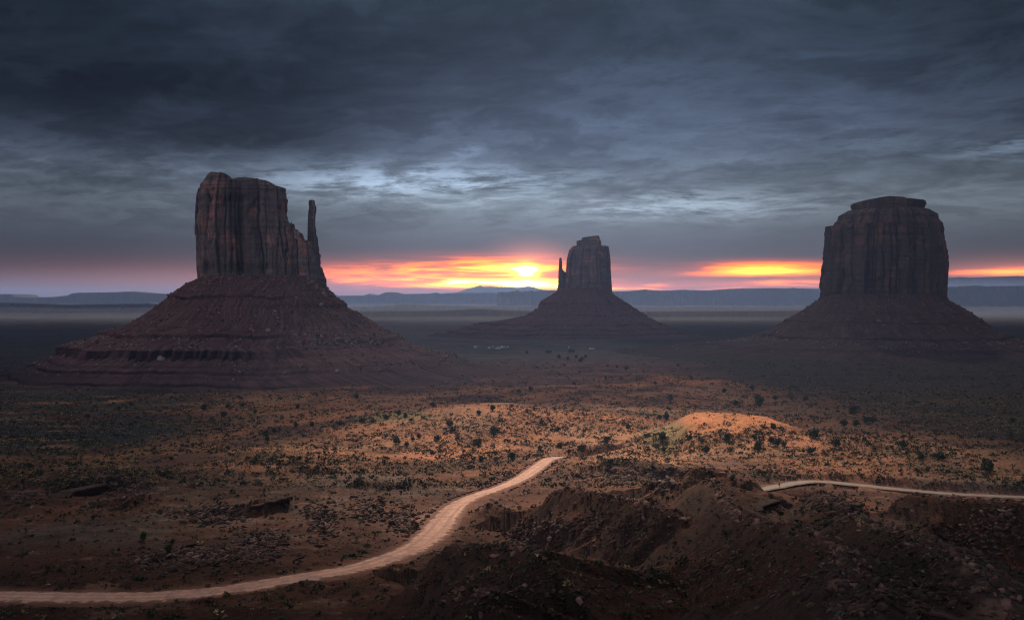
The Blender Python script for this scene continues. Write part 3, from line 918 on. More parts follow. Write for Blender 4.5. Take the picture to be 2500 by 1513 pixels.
def loft(name, left, right, Yc, depth, top=None, zbase=None, nth=560, nz=170, n=3.0, seed=0,
         block=(14.0, 5.0), crack=2.2, rough=1.2, strata=((0, 0, 0),), front_drop=0.0, rot=0.0, cap=True, dep_follow=True, tint=None, big=0.0, recess=()):
    zl, xl = prof(left, Yc); zr, xr = prof(right, Yc)
    zb = min(zl[0], zr[0]) if zbase is None else zbase
    if top is not None:
        tx = (np.array(top, float)[:, 0] - CX) / F * Yc
        tz = (H0 - np.array(top, float)[:, 1]) / F * Yc
        tz = np.where(tz > 0, tz * (Yc - 0.7 * depth) / Yc, tz)      # the rim one sees is the near one
        topf = lambda x: np.interp(x, tx, tz)
    else:
        zt0 = max(zl[-1], zr[-1]) * (Yc - 0.6 * depth) / Yc
        topf = lambda x: np.full(np.shape(x), zt0)
    th = np.linspace(0, 2 * np.pi, nth, endpoint=False)
    # denser samples: superellipse angle warp
    ct = np.sign(np.cos(th)) * np.abs(np.cos(th)) ** (2 / n)
    stn = np.sign(np.sin(th)) * np.abs(np.sin(th)) ** (2 / n)
    aref = max((np.interp(zb + 1, zr, xr) - np.interp(zb + 1, zl, xl)) / 2, 1)

    def at(z):
        L = np.interp(z, zl, xl); R = np.interp(z, zr, xr)
        a = np.maximum((R - L) / 2, 0.5); c = (L + R) / 2
        bdep = depth * (a / aref if dep_follow else 1.0)
        return c, a, bdep
    ztop = np.full(nth, topf(np.array([0.0]))[0])
    for _ in range(6):
        c, a, bd = at(ztop)
        x = c + a * ct
        ztop = topf(x) - front_drop * np.maximum(-stn, 0) ** 2 * 0 - front_drop * np.abs(stn) * (stn < 0)
    t = np.linspace(0, 1, nz)[:, None]
    Z = zb + t * (ztop[None, :] - zb)
    c, a, bd = at(Z)
    X = c + a * ct[None]; Y = Yc + bd * stn[None]
    cm, am, bm = at(np.array(zb + 0.5 * (ztop.mean() - zb)))
    px, py = am * ct, bm * stn
    ds = np.hypot(np.diff(np.append(px, px[0])), np.diff(np.append(py, py[0])))
    s = np.concatenate([[0], np.cumsum(ds)[:-1]])[None, :] + 0 * Z
    wz = 0.10 * perlin(Z / 60.0, s / 60.0, seed + 3) + 0.05 * perlin(Z / 14.0, s / 25.0, seed + 4)
    s = s + 0.55 * block[0] * perlin(s / (1.9 * block[0]), Z * 0 + seed, seed + 40)
    d1, v1 = cells(s, block[0], seed + 10, wz, 0.95)
    d2, v2 = cells(s + 3 * fbm(s / 20, Z / 50, 2, seed + 41), block[1], seed + 11, wz * 1.6, 0.9)
    # blocks end at their own height: some stop short and leave a ledge
    H = (Z - zb) / np.maximum(ztop[None] - zb, 1)
    brk = (H > (0.25 + 0.9 * h01(np.floor(v1 * 977), np.floor(v1 * 977) * 0, seed + 5)))
    brk2 = (H > (0.1 + 0.95 * h01(np.floor(v2 * 977), np.floor(v2 * 977) * 0 + 3, seed + 15)))
    D = (v1 - 0.5) * block[0] * 0.46 - brk * block[0] * 0.20 * v1
    D = D - brk2 * block[1] * 0.22 * v2
    D = D + (v2 - 0.5) * block[1] * 0.30 * sstep(fbm(s / 34, Z / 60, 2, seed + 16), -0.25, 0.2)
    D = D - crack * (0.35 + 1.1 * h01(np.floor(v1 * 977), np.floor(v1 * 977) * 0 + 9, seed + 17)) * np.exp(-(d1 / (block[0] * 0.055)) ** 2) - 0.35 * crack * np.exp(-(d2 / (block[1] * 0.10)) ** 2) * sstep(fbm(s / 30, Z / 40, 2, seed + 18), -0.1, 0.25)
    D = D + 1.3 * rough * fbm(s / 18, Z / 22, 5, seed + 6, 0.55) - 1.2 * rough * np.maximum(fbm(s / 24, Z / 30, 2, seed + 42) - 0.15, 0) * 6 + 0.5 * rough * fbm(s / 3.5, Z / 6, 3, seed + 7)
    D = D + 0.7 * rough * perlin(Z / 7.0, s / 90.0, seed + 53)
    D = D + big * fbm(s / 48, Z / 260, 3, seed + 30)
    for (rx, rw, rdp) in recess:
        x0 = (rx - CX) / F * Yc
        w_ = rw / F * Yc
        D = D - rdp * np.exp(-((X - x0 - 2.5 * perlin(Z / 40, Z * 0 + rx, seed + 31)) / w_) ** 2) * (stn[None] < 0) * sstep(-stn[None], 0.1, 0.6)
    for (h0, h1, amp) in strata:
        if amp:
            mk = sstep(H, h0 - 0.03, h0 + 0.02) * (1 - sstep(H, h1 - 0.02, h1 + 0.03))
            lay = perlin(Z / 3.1, s / 140.0, seed + 8) + 0.7 * perlin(Z / 1.4, s / 60.0, seed + 9)
            D = D * (1 - 0.55 * mk) + mk * amp * lay
    D = np.where(D > 0, D * (1 - 0.85 * np.abs(np.cos(th))[None] ** 5), D)
    D = (D - 0.5 * D.mean()) * (0.35 + 0.65 * sstep(t, 0.0, 0.04))
    nx = ct[None] / np.maximum(a, 1); ny = stn[None] / np.maximum(bd, 1)
    if n > 2:
        nx = np.sign(ct[None]) * np.abs(ct[None]) ** (n - 1) / np.maximum(a, 1)
        ny = np.sign(stn[None]) * np.abs(stn[None]) ** (n - 1) / np.maximum(bd, 1)
    ln = np.hypot(nx, ny) + 1e-9
    X = X + D * nx / ln; Y = Y + D * ny / ln
    if rot:
        cc0 = c.mean()
        X = cc0 + (X - cc0) * math.cos(rot)
        cr, sr = math.cos(rot), math.sin(rot)
        X, Y = cc0 + (X - cc0) * cr - (Y - Yc) * sr, Yc + (X - cc0) * sr + (Y - Yc) * cr
    fr_ = sstep(fbm(s / 26, Z / 34, 4, seed + 50, 0.6) + 0.25 * (brk & (v1 > 0.5)), 0.16, 0.3)
    tn = (0.72 + 0.55 * v1 + 0.25 * (v2 - 0.5) + 0.22 * perlin(Z / 6.5, s / 200, seed + 51) + 0.3 * fbm(s / 9, Z / 60, 3, seed + 52))[..., None] * np.ones(3)
    tn = tn * (1 + fr_[..., None] * (np.array([1.75, 1.28, 1.12]) - 1))
    tn = tn * (1 - 0.45 * np.exp(-(d1 / (block[0] * 0.07)) ** 2))[..., None]
    TN = [tn.reshape(-1, 3)]
    V = [np.stack([X, Y, Z], -1).reshape(-1, 3)]
    Q = [grid_quads(nz, nth, True)]
    T = []
    base = nz * nth
    if cap:
        xr_, yr_, zr_ = X[-1], Y[-1], Z[-1]
        cxm, cym = xr_.mean(), yr_.mean()
        nr = 26
        rings = []
        for k in range(1, nr):
            f = 1 - k / nr
            xx = cxm + (xr_ - cxm) * f; yy = cym + (yr_ - cym) * f
            w = 1 - f
            zz = topf(xx) + 1.0 * fbm(xx / 7, yy / 7, 4, seed + 20) * min(1, w * 8)
            zz = zz * sstep(w, 0, 0.15) + zr_ * (1 - sstep(w, 0, 0.15))
            rings.append(np.stack([xx, yy, zz], -1))
        rings = np.stack(rings)
        V.append(rings.reshape(-1, 3))
        TN.append(np.full((rings.size // 3 + 1, 3), 0.95))
        V.append([[cxm, cym, float(topf(np.array([cxm]))[0])]])
        allq = grid_quads(nr, nth, True) + (base - nth)
        Q.append(allq)
        last = base + (nr - 2) * nth
        cen = base + (nr - 1) * nth
        T = [(last + j, last + (j + 1) % nth, cen) for j in range(nth)]
    V = np.concatenate(V)
    return V, np.concatenate(Q), T, np.clip(np.concatenate(TN), 0.25, 2.2)


def cliff_obj(name, parent, mat, **kw):
    V, Q, T, TN = loft(name, **kw)
    org = Vector(parent.location)
    V = V - np.array(org)
    me = np_mesh(name, V, Q, T, False, TN)
    return obj(name, me, mat, parent)


def talus_obj(parent, mat, left, right, Yc, depth0, ztop, seed, ledges, right_fade=0.0, rot=0.0, spread=1.08, nth=900, nz=300, zb=-109.0, gully=1.0, ncliff=3.0, front_scale=None):
    """debris apron with cliff bands. ledges: (height, thickness, strength)"""
    zl, xl = prof(left, Yc); zr, xr = prof(right, Yc)
    a0 = (np.interp(ztop, zr, xr) - np.interp(ztop, zl, xl)) / 2
    th = np.linspace(0, 2 * np.pi, nth, endpoint=False)[None, :]
    # more rows near the bottom where the apron is widest
    t = np.linspace(0, 1, nz)[:, None] ** 1.15
    Z = zb + t * (ztop - zb) + 0 * th
    ac = np.cos(th); As = np.sin(th)
    sarc = th * 240
    und = 4.5 * fbm(th * 4.5 + 0 * Z, Z * 0 + 1.5, 3, seed) + 1.0 * fbm(th * 22 + 0 * Z, Z / 60.0, 3, seed + 1)
    zz = Z + 0.0
    dark = np.zeros_like(Z)
    for (h, thk, st) in ledges:
        on = np.clip(st * (0.85 + 1.1 * fbm(th * 4.0 + h, 0 * Z + h * 0.37, 3, seed + 2)), 0.0, 1.0)
        on = on * (1 - right_fade * sstep(np.cos(th), 0.05, 0.6))
        e = (Z + und - h)
        # face of thickness thk below h, bench above
        thk = thk * (0.62 + 0.75 * np.abs(fbm(th * 17 + h, Z * 0 + 2.2, 2, seed + 3))) if thk > 8 else thk
        face = np.where((e <= 0) & (e > -thk), -thk - e, 0.0)
        bench = np.where((e > 0) & (e < 1.1 * thk), -thk * (1 - e / (1.1 * thk)), 0.0)
        zz = zz + on * (face + bench)
        dark = np.maximum(dark, on * ((e <= 0.4) & (e > -thk)))
    L = np.interp(zz, zl, xl); R = np.interp(zz, zr, xr)
    a = (R - L) / 2; c = (L + R) / 2
    bdep = depth0 + np.maximum(a - a0, 0) * spread
    hgt = (Z - zb) / (ztop - zb)
    nn = 2.0 + (ncliff - 2.0) * sstep(hgt, 0.55, 1.0)
    ct = np.sign(ac) * np.abs(ac) ** (2 / nn); stn = np.sign(As) * np.abs(As) ** (2 / nn)
    rad = np.hypot(a, bdep)
    gl = fbm(th * 26 + 0.6 * fbm(th * 8, Z / 40, 2, seed + 4), Z / 110.0, 4, seed + 5, 0.5, True)
    D = gully * (4.2 * gl * sstep(1 - hgt, 0.0, 0.35) + 1.6 * fbm(th * 90, Z / 9.0, 4, seed + 6)) * (1 - 0.6 * dark)
    lob = 6.0 * fbm(th * 5.0, Z / 200.0, 3, seed + 7) * sstep(1 - hgt, 0.15, 0.8)
    D = (D + lob) * sstep(1 - hgt, 0.0, 0.06)
    D = D + dark * (1.3 * perlin(Z / 1.6, th * 30, seed + 8) + 1.4 * fbm(th * 70, Z / 40, 2, seed + 9))
    X = c + (a + D) * ct; Y = Yc + (bdep + D) * stn
    if rot:
        p0 = float(c[-1].mean()); cr, sr = math.cos(rot), math.sin(rot)
        xa = (X - p0) * (1 + (cr - 1) * hgt)
        rr_ = rot * hgt ** 1.6
        X, Y = p0 + xa * np.cos(rr_) - (Y - Yc) * np.sin(rr_), Yc + xa * np.sin(rr_) + (Y - Yc) * np.cos(rr_)
    Zv = Z + gully * 0.6 * fbm(X / 6, Y / 6, 3, seed + 10) * sstep(1 - hgt, 0, 0.05)
    V = np.stack([X, Y, Zv], -1).reshape(-1, 3)
    tv = fbm(th * 9, Z / 30, 3, seed + 11)
    tv2 = fbm(th * 34, Z / 14, 4, seed + 12, 0.6)
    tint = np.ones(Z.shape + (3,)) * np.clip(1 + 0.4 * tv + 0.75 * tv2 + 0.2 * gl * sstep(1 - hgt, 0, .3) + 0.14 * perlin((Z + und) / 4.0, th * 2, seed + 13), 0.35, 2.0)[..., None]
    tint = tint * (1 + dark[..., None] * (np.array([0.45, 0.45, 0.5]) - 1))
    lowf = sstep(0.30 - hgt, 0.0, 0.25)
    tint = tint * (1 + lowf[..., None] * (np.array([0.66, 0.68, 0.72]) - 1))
    tint = tint * (1 - 0.5 * lowf * sstep(-np.cos(th), 0.2, 0.85) * (right_fade > 0))[..., None]  # apron foot darkened, most at left: edge dimness put into the tint
    org = np.array(parent.location)
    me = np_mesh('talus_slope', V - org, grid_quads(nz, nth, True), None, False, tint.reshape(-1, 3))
    obj('talus_slope', me, mat, parent)
    return V.reshape(nz, nth, 3), hgt, dark


# --- left butte (mitten with a thumb on the right)
YW = 1600.0
bw = empty('butte', (-330, YW, -105), category='butte',
           label='large reddish butte on the left, with a thin rock spire standing off its right side')
W_MAIN_L = [(503, 425), (494.8, 441.7), (490, 458), (483.5, 479), (481, 510), (479.5, 541), (478.7, 573), (482, 578.5), (482.5, 610), (483.5, 643), (484, 660), (486, 686), (486, 720)]
W_MAIN_R = [(690, 425), (696, 455), (701, 463), (703.5, 476.6), (705, 506), (707, 541), (711, 562), (716, 600), (722, 640), (728, 720)]
W_TOP = [(490, 446), (494.8, 441.7), (503.7, 432.3), (521, 424), (536, 419), (549, 421.6), (560, 428), (565.4, 435), (577, 436), (589.5, 437.7), (600, 434), (613.7, 432.3), (648.5, 436.9),
         (660, 442), (670, 448.4), (694, 453.8), (700, 461), (704, 476)]
cliff_obj('cliff_block', bw, M_CLIFF, left=W_MAIN_L, right=W_MAIN_R, Yc=YW, depth=62, top=W_TOP, zbase=P(0, 702, YW)[2], seed=3, rot=0.2414, n=3.2,
          block=(24, 7.5), crack=4.0, rough=1.8, big=6.0, recess=((590, 8, 9), (566, 3.5, 5), (552, 2, 3), (648, 2, 3), (676, 2.5, 4), (507, 2.5, 4)), strata=((0, 0.13, 0.9), (0.86, 1.0, 1.0)), nth=900, nz=230, front_drop=3.0, dep_follow=False)
W_SH_L = [(690, 560), (688, 640), (686, 720)]
W_SH_R = [(748, 560), (752, 585), (775, 590), (777, 598.7), (781, 605), (783.5, 644), (789.4, 664), (792, 672), (796, 683), (797, 720)]
W_SH_TOP = [(690, 566), (708, 545), (709.5, 540), (712, 563), (715, 566), (719.6, 560), (725, 561), (731, 565), (732.5, 580), (741, 583), (749, 588), (752, 590), (760, 591), (775, 592), (781, 600), (784, 640)]
cliff_obj('shoulder_rock', bw, M_CLIFF, left=W_SH_L, right=W_SH_R, Yc=YW - 6, depth=40, top=W_SH_TOP, zbase=P(0, 706, YW)[2], seed=17, rot=0.215, n=2.6,
          block=(13, 5), crack=3.0, rough=2.2, strata=((0, 0.26, 0.9),), nth=520, nz=150, dep_follow=False)
W_TH_L = [(757, 487.5), (755, 489), (753.2, 494), (753, 498), (754, 506), (752.5, 530), (751.5, 560), (751, 589), (750, 650), (750, 690)]
W_TH_R = [(766, 487.5), (768, 489), (769, 494), (769, 499), (772.8, 505), (772, 520), (771, 541), (772, 573), (775, 580), (777, 600), (779, 650), (780, 690)]
cliff_obj('thumb_spire', bw, M_CLIFF, left=W_TH_L, right=W_TH_R, Yc=YW - 10, depth=8, zbase=P(0, 690, YW)[2], seed=29, rot=0.18, n=2.8,
          block=(6, 3), crack=0.5, rough=0.5, strata=((0.85, 1.0, 0.35),), nth=160, nz=200)
W_TL = [(489, 676), (485, 683), (463, 692), (440, 708), (418.5, 724), (418, 730), (362, 768.5), (322, 793), (261, 812), (258, 819), (230, 833), (197, 846), (194, 851), (150, 869), (118, 880), (70, 901), (0, 918), (-80, 929)]
W_TR = [(795, 692), (798, 703), (818, 724.6), (842, 741), (844, 750), (895, 777.5), (942, 808.6), (975, 821), (981, 830), (1004, 843), (1037, 851), (1103, 867), (1147, 887), (1210, 900), (1290, 912), (1330, 922)]
zW = lambda py, Y=YW: (H0 - py) / F * Y
TW = talus_obj(bw, M_TALUS, W_TL, W_TR, YW, 68, zW(674), 401,
               [(8, 4.0, 0.95), (-22, 2.0, 0.35), (-43, 4.5, 0.9), (-62, 14.0, 1.25), (-80, 2.5, 0.45), (-86, 3.0, 0.9), (-91.5, 2.2, 0.35), (-98, 3.0, 0.8)], spread=0.92, nth=1300, nz=420, right_fade=0.92, rot=0.2414)

# --- right butte
YM = 2250.0
bm_ = empty('butte', (730, YM, -105), category='butte', label='massive dark flat-topped butte on the right with a slab cap on its summit')
M_L = [(2079, 507), (2062, 517), (2044, 526), (2042, 530), (2040, 537), (2036, 542), (2031, 546), (2029, 551), (2008.5, 552), (2007, 570), (2006.6, 591.7), (2003.7, 624.6), (1998, 675.7), (1996.5, 701), (1998, 730.5), (1998, 770)]
M_R = [(2256, 507), (2272, 516), (2288.6, 526), (2289, 531), (2288.6, 535), (2301, 548), (2304, 565), (2307, 584), (2312, 624.6), (2313, 646.5), (2310.5, 683), (2308.7, 730.5), (2309, 770)]
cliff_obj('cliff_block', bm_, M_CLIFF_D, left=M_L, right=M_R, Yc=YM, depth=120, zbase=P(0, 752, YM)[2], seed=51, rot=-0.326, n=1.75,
          block=(19, 7), crack=4.6, rough=2.2, big=7.0, recess=((2118, 4, 6), (2158, 3, 6), (2196, 5, 7), (2236, 4, 6), (2270, 6, 8), (2050, 4, 5)), strata=((0, 0.10, 1.0), (0.84, 1.0, 1.6)), nth=1000, nz=240)
M_CL = [(2078, 493.5), (2075, 495), (2074.5, 500), (2077, 507.7), (2079, 512)]
M_CR = [(2257, 487), (2259, 489), (2261, 500), (2257.6, 504.8), (2255, 512)]
M_CT = [(2074, 496), (2080, 492.5), (2100, 489), (2126, 485.8), (2150, 482.5), (2170, 480), (2182, 481), (2192, 484), (2225, 485.8), (2257, 487), (2261, 490)]
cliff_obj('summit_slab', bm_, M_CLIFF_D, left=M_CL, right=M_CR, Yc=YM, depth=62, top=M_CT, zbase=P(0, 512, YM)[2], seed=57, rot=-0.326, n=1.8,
          block=(15, 6), crack=1.6, rough=1.3, strata=((0, 1, 0.9),), nth=500, nz=40, dep_follow=False)
M_TL = [(2000, 722), (1996, 732), (1956, 761.5), (1921, 781.6), (1870, 814.5), (1826, 826), (1746, 837), (1636, 846.5), (1560, 852), (1500, 860)]
M_TR = [(2308, 722), (2312, 732), (2360, 763), (2415, 803.6), (2455, 822), (2500, 836), (2600, 850), (2700, 860)]
zM = lambda py: (H0 - py) / F * YM
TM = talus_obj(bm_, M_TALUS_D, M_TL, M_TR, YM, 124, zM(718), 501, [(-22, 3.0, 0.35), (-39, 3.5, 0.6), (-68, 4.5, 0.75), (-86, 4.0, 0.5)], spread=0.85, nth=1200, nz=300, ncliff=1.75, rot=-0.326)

# --- middle butte
YE = 3350.0
be = empty('butte', (230, YE, -105), category='butte', label='smaller distant butte in the middle, with a thin finger of rock on its left')
E_L = [(1401, 599.6), (1399, 600.5), (1390, 611), (1384.5, 633), (1382.7, 662.5), (1380, 690), (1378, 740)]
E_R = [(1483, 599.6), (1485, 601), (1488.6, 626), (1489.7, 662.5), (1491.5, 691.7), (1493, 713.6), (1494, 740)]
cliff_obj('cliff_block', be, M_CLIFF, left=E_L, right=E_R, Yc=YE, depth=70, zbase=P(0, 728, YE)[2], seed=71, rot=-0.068, n=2.7,
          block=(22, 8), crack=3.6, rough=2.0, big=6.0, strata=((0, 0.1, 1.0), (0.93, 1.0, 0.8)), nth=420, nz=120)
E_CL = [(1424, 576), (1421, 584), (1408, 586.8), (1407, 592), (1407, 602)]
E_CR = [(1461, 575), (1463, 580), (1467.8, 588), (1467.8, 602)]
E_CT = [(1407, 587), (1420, 586), (1421.5, 580), (1425, 579), (1440, 577), (1447, 575.5), (1460.5, 574.8), (1463, 578), (1464, 586), (1468, 589)]
cliff_obj('summit_slab', be, M_CLIFF, left=E_CL, right=E_CR, Yc=YE, depth=34, top=E_CT, zbase=P(0, 602, YE)[2], seed=77, n=2.6,
          block=(13, 6), crack=1.5, rough=1.2, strata=((0, 1, 1.2),), nth=260, nz=36)
E_SL = [(1364, 655), (1362.8, 690), (1360, 714), (1358, 740)]
E_SR = [(1384, 655), (1395, 740)]
E_ST = [(1362, 657), (1372.8, 657), (1377, 663), (1384, 666)]
cliff_obj('shoulder_rock', be, M_CLIFF, left=E_SL, right=E_SR, Yc=YE - 5, depth=30, top=E_ST, zbase=P(0, 728, YE)[2], seed=81, n=2.4,
          block=(12, 5), crack=1.5, rough=1.2, nth=200, nz=70)
E_FL = [(1367.5, 628.3), (1365.6, 632), (1364.6, 645), (1363.7, 662), (1363, 690)]
E_FR = [(1368.8, 628.3), (1371.6, 632), (1372.6, 645), (1373.2, 660), (1376, 690)]
cliff_obj('thumb_spire', be, M_CLIFF, left=E_FL, right=E_FR, Yc=YE - 8, depth=6, zbase=P(0, 690, YE)[2], seed=83, n=2.4,
          block=(5, 3), crack=0.3, rough=0.4, nth=80, nz=70)
E_TL = [(1362, 706), (1359, 712), (1344, 722.7), (1324, 734), (1321, 738), (1315, 754), (1286, 771), (1220, 783), (1165, 790), (1110, 808), (1030, 822)]
E_TR = [(1491, 708), (1494, 717), (1516, 732), (1549, 754), (1574.5, 772), (1611, 790), (1636.5, 801), (1677, 812), (1740, 822)]
TE = talus_obj(be, M_TALUS, E_TL, E_TR, YE, 74, (H0 - 704) / F * YE, 601, [(-6, 4.0, 0.5), (-40, 4.0, 0.6), (-66, 4.0, 0.7), (-80, 3.5, 0.7), (-92, 3.5, 0.7)], spread=0.9, nth=900, nz=260, gully=1.2, ncliff=2.7)


# ------------------------------------------------------------------ far mesas and mountains
def far_ridge(name, pts, Y, thick, zfoot, seed, jag=0.0, cliff=0.45, step=5.0):
    a = np.array(pts, float)
    px = np.arange(a[0, 0], a[-1, 0] + 0.1, step * 0.5)
    py = np.interp(px, a[:, 0], a[:, 1])
    x = (px - CX) / F * Y
    z = (H0 - py) / F * Y + jag * fbm(px / 6, px * 0, 4, seed)
    n = len(x)
    rows = []
    hh = z - zfoot
    bulge = 0.35 * thick * fbm(px / 40, px * 0 + 3, 4, seed + 1)
    fl = 0.05 * thick * fbm(px / 9, px * 0 + 3, 4, seed + 2, 0.5, True)
    for (f, w) in ((-0.02, 1.9), (0.06, 1.5), (0.16, 1.2), (0.30, 0.98), (0.42, 0.82), (1 - cliff, 0.72), (1 - cliff + 0.05, 0.64), (1 - cliff * 0.5, 0.62), (0.99, 0.60), (1.0, 0.50), (1.0, 0.0), (0.97, -0.5), (0.3, -0.9), (0, -1.2)):
        yy = Y - thick * w + bulge * (w > -0.2) + fl * (w > 0.55)
        rows.append(np.stack([x * (yy / Y) if False else x, yy, zfoot + hh * f + (f > 0.02) * (f < 0.9) * 0.03 * hh * fbm(px / 12, px * 0 + f * 9, 3, seed + 3)], -1))
    V = np.stack(rows, 0)
    me = np_mesh(name, V.reshape(-1, 3), grid_quads(len(rows), n), None, False, np.ones((len(rows) * n, 3)))
    return obj(name, me, M_MESA, kind='structure')


far_ridge('mesa_hills', [(-700, 722), (-500, 716), (-300, 724), (0, 727.5), (32, 722), (38, 718), (60, 718), (66, 724), (117, 726), (161, 725), (201, 720), (217, 715), (282, 714), (350, 712), (382, 715), (422, 718), (520, 722), (640, 724)], 9500, 500, -108, 1, 0.5)
far_ridge('low_hills', [(-900, 742), (-300, 739), (0, 738), (90, 739), (200, 743), (330, 741), (372, 741), (378, 738), (384, 741), (440, 742), (560, 748)], 7200, 300, -108, 2, 0.4, 0.3)
far_ridge('mesa_hills', [(700, 724), (818, 722), (895, 721.6), (909.6, 717), (920.5, 721), (935, 720), (950, 713.6), (971.7, 713.6), (988, 718), (1055.7, 717), (1070, 714.6), (1078, 717.6), (1096, 715.4), (1198, 715), (1216, 716), (1219, 712.6), (1238, 713)], 11500, 600, -108, 3, 0.5)
far_ridge('mesa_hills', [(1214, 722), (1216, 714), (1230, 713.4), (1246, 713), (1247, 710.5), (1253, 710.5), (1255, 713), (1258, 709.2), (1266, 709), (1268, 712.5), (1276, 712.5), (1278, 710), (1290, 711), (1292, 709.5), (1300, 709.7), (1303, 712), (1318, 709), (1330, 709.5), (1359, 709.3), (1420, 711), (1494, 712), (1530, 711), (1567, 707), (1590, 709), (1604, 710), (1655, 708), (1717, 709.7), (1775, 705.4), (1870, 704), (1915, 704.2), (1921, 703), (1926, 704.4), (1996, 706), (2100, 703), (2250, 701)], 10500, 500, -108, 4, 0.6, 0.3)
far_ridge('mesa_hills', [(2150, 703), (2250, 701), (2310, 700.5), (2345, 697.6), (2380, 699), (2500, 698), (2700, 696), (3200, 700)], 9200, 500, -108, 5, 1.0, 0.25)
far_ridge('mountains', [(2100, 692), (2220, 684), (2314, 677.5), (2336, 679), (2360, 678), (2400, 677), (2440, 676.5), (2451, 675), (2462, 677), (2500, 677.5), (2700, 672), (3200, 684)], 15500, 900, -108, 6, 2.0, 0.15)
far_ridge('mountains', [(1085, 722), (1121, 713.6), (1147, 704.7), (1158, 702.5), (1165, 701), (1174, 697.6), (1182, 700.6), (1202, 700.6), (1222, 701.5), (1240, 701.6), (1260, 703.5), (1278, 702), (1291, 699.5), (1300, 701.5), (1311, 705.5), (1322, 708), (1390, 716)], 17000, 900, -108, 7, 6.0, 0.1, 3.0)
# low swells on the plain behind the middle butte
far_ridge('low_hills', [(780, 760), (900, 759), (1075, 757), (1110, 755.5), (1160, 752.5), (1185, 753), (1230, 756), (1300, 758), (1420, 760), (1700, 758), (1900, 757), (2000, 756)], 6600, 320, -108, 8, 1.0, 0.1)
far_ridge('low_hills', [(820, 750), (930, 746), (990, 742.6), (1060, 744), (1150, 746), (1260, 747), (1500, 748), (1700, 747), (1860, 748), (1990, 748)], 8600, 420, -108, 9, 1.0, 0.15)


# ------------------------------------------------------------------ stones
def rock_geo(seed, flat=0.7):
    r = np.random.default_rng(seed)
    t = (1 + 5 ** .5) / 2
    v = np.array([(-1, t, 0), (1, t, 0), (-1, -t, 0), (1, -t, 0), (0, -1, t), (0, 1, t), (0, -1, -t), (0, 1, -t), (t, 0, -1), (t, 0, 1), (-t, 0, -1), (-t, 0, 1)], float)
    v /= np.linalg.norm(v[0])
    f = np.array([(0, 11, 5), (0, 5, 1), (0, 1, 7), (0, 7, 10), (0, 10, 11), (1, 5, 9), (5, 11, 4), (11, 10, 2), (10, 7, 6), (7, 1, 8), (3, 9, 4), (3, 4, 2), (3, 2, 6), (3, 6, 8), (3, 8, 9), (4, 9, 5), (2, 4, 11), (6, 2, 10), (8, 6, 7), (9, 8, 1)])
    v = v * r.uniform(0.65, 1.15, (12, 1))
    v = np.sign(v) * np.abs(v) ** 0.75 * np.array([1.0, r.uniform(0.6, 0.95), flat * r.uniform(0.7, 1.1)])
    return v, f


ROCKS = [rock_geo(s) for s in range(10)]
SLABS = []
for s in range(8):
    v_, f_ = rock_geo(s + 50, 0.26)
    SLABS.append((v_ * np.array([1.5, 0.8, 1.0]), f_))


def rock_field(pts, sizes, cols, lib, yaw=None, tilt=0.35, sink=0.25):
    mb = MB()
    n = len(pts)
    for i in range(n):
        v, f = lib[i % len(lib)]
        a = RNG.uniform(0, 6.28) if yaw is None else yaw[i]
        tx, ty = RNG.normal(0, tilt, 2)
        m = np.array(Matrix.Rotation(a, 3, 'Z') @ Matrix.Rotation(tx, 3, 'X') @ Matrix.Rotation(ty, 3, 'Y'))
        mb.add(v @ m.T * sizes[i] + np.array(pts[i]) + np.array([0, 0, sizes[i] * sink]), None, f, cols[i])
    return mb


def talus_points(T, n, sel, seed):
    """random points on the camera side of an apron mesh"""
    V, hgt, dark = T
    r = np.random.default_rng(seed)
    nz, nth, _ = V.shape
    out = []
    tries = 0
    while len(out) < n and tries < n * 60:
        tries += 1
        j = int(r.uniform(0.47, 1.03) * nth) % nth
        i = r.integers(4, nz - 3)
        h = hgt[i, 0]
        if dark[i, j] > 0.3:
            continue
        if r.random() > sel(h, j / nth):
            continue
        p = V[i, j] + (V[i + 1, j] - V[i, j]) * r.random()
        if p[2] < gz(p[0], p[1])[0]:
            continue
        out.append(p)
    return np.array(out)


def clus(u, h, seed, s=30):
    return float(fbm(np.array([u * s]), np.array([h * 7.0]), 3, seed)[0])


def selW(h, u):
    z = -109 + h * (zW(674) + 109)
    if -62 < z < -44:
        return 1.0 if clus(u, h, 7) > -0.02 else 0.06
    if z < -88:
        return 0.03
    return 0.45 if clus(u, h, 9, 40) > 0.08 else 0.09


def scree(T, n, sel, seed, name, parent, pale, sz):
    p = talus_points(T, n, sel, seed)
    r = np.random.default_rng(seed + 1)
    s = np.clip(r.lognormal(math.log(sz * 0.8), 0.7, len(p)), sz * 0.3, sz * 3.2)
    pc = C(.25, .20, .19); wc = C(.20, .105, .085); dc = C(.10, .06, .055)
    k = r.random(len(p))
    zc = p[:, 2]
    cols = [pc * r.uniform(.7, 1.25) if (k[i] < pale(zc[i])) else (wc if k[i] < 0.75 else dc) * r.uniform(.7, 1.2) for i in range(len(p))]
    mb = rock_field(p, s, cols, ROCKS)
    obj(name, mb.mesh(name), M_STONE, kind='stuff', label=parent)


scree(TW, 10000, selW, 31, 'scree', 'pale and reddish broken stones strewn over the left butte skirt', lambda z: 0.6 if z < -44 else 0.16, 0.85)


def selM(h, u):
    z = -109 + h * (zM(718) + 109)
    if -86 < z < -70:
        return 1.0 if clus(u, h, 27) > 0.0 else 0.08
    return 0.28 if clus(u, h, 29, 40) > 0.12 else 0.07


scree(TM, 3600, selM, 41, 'scree', 'grey and brown broken stones strewn over the right butte skirt', lambda z: 0.55 if z < -69 else 0.12, 0.95)


def selE(h, u):
    return 0.5 if clus(u, h, 37, 40) > 0.05 else 0.1


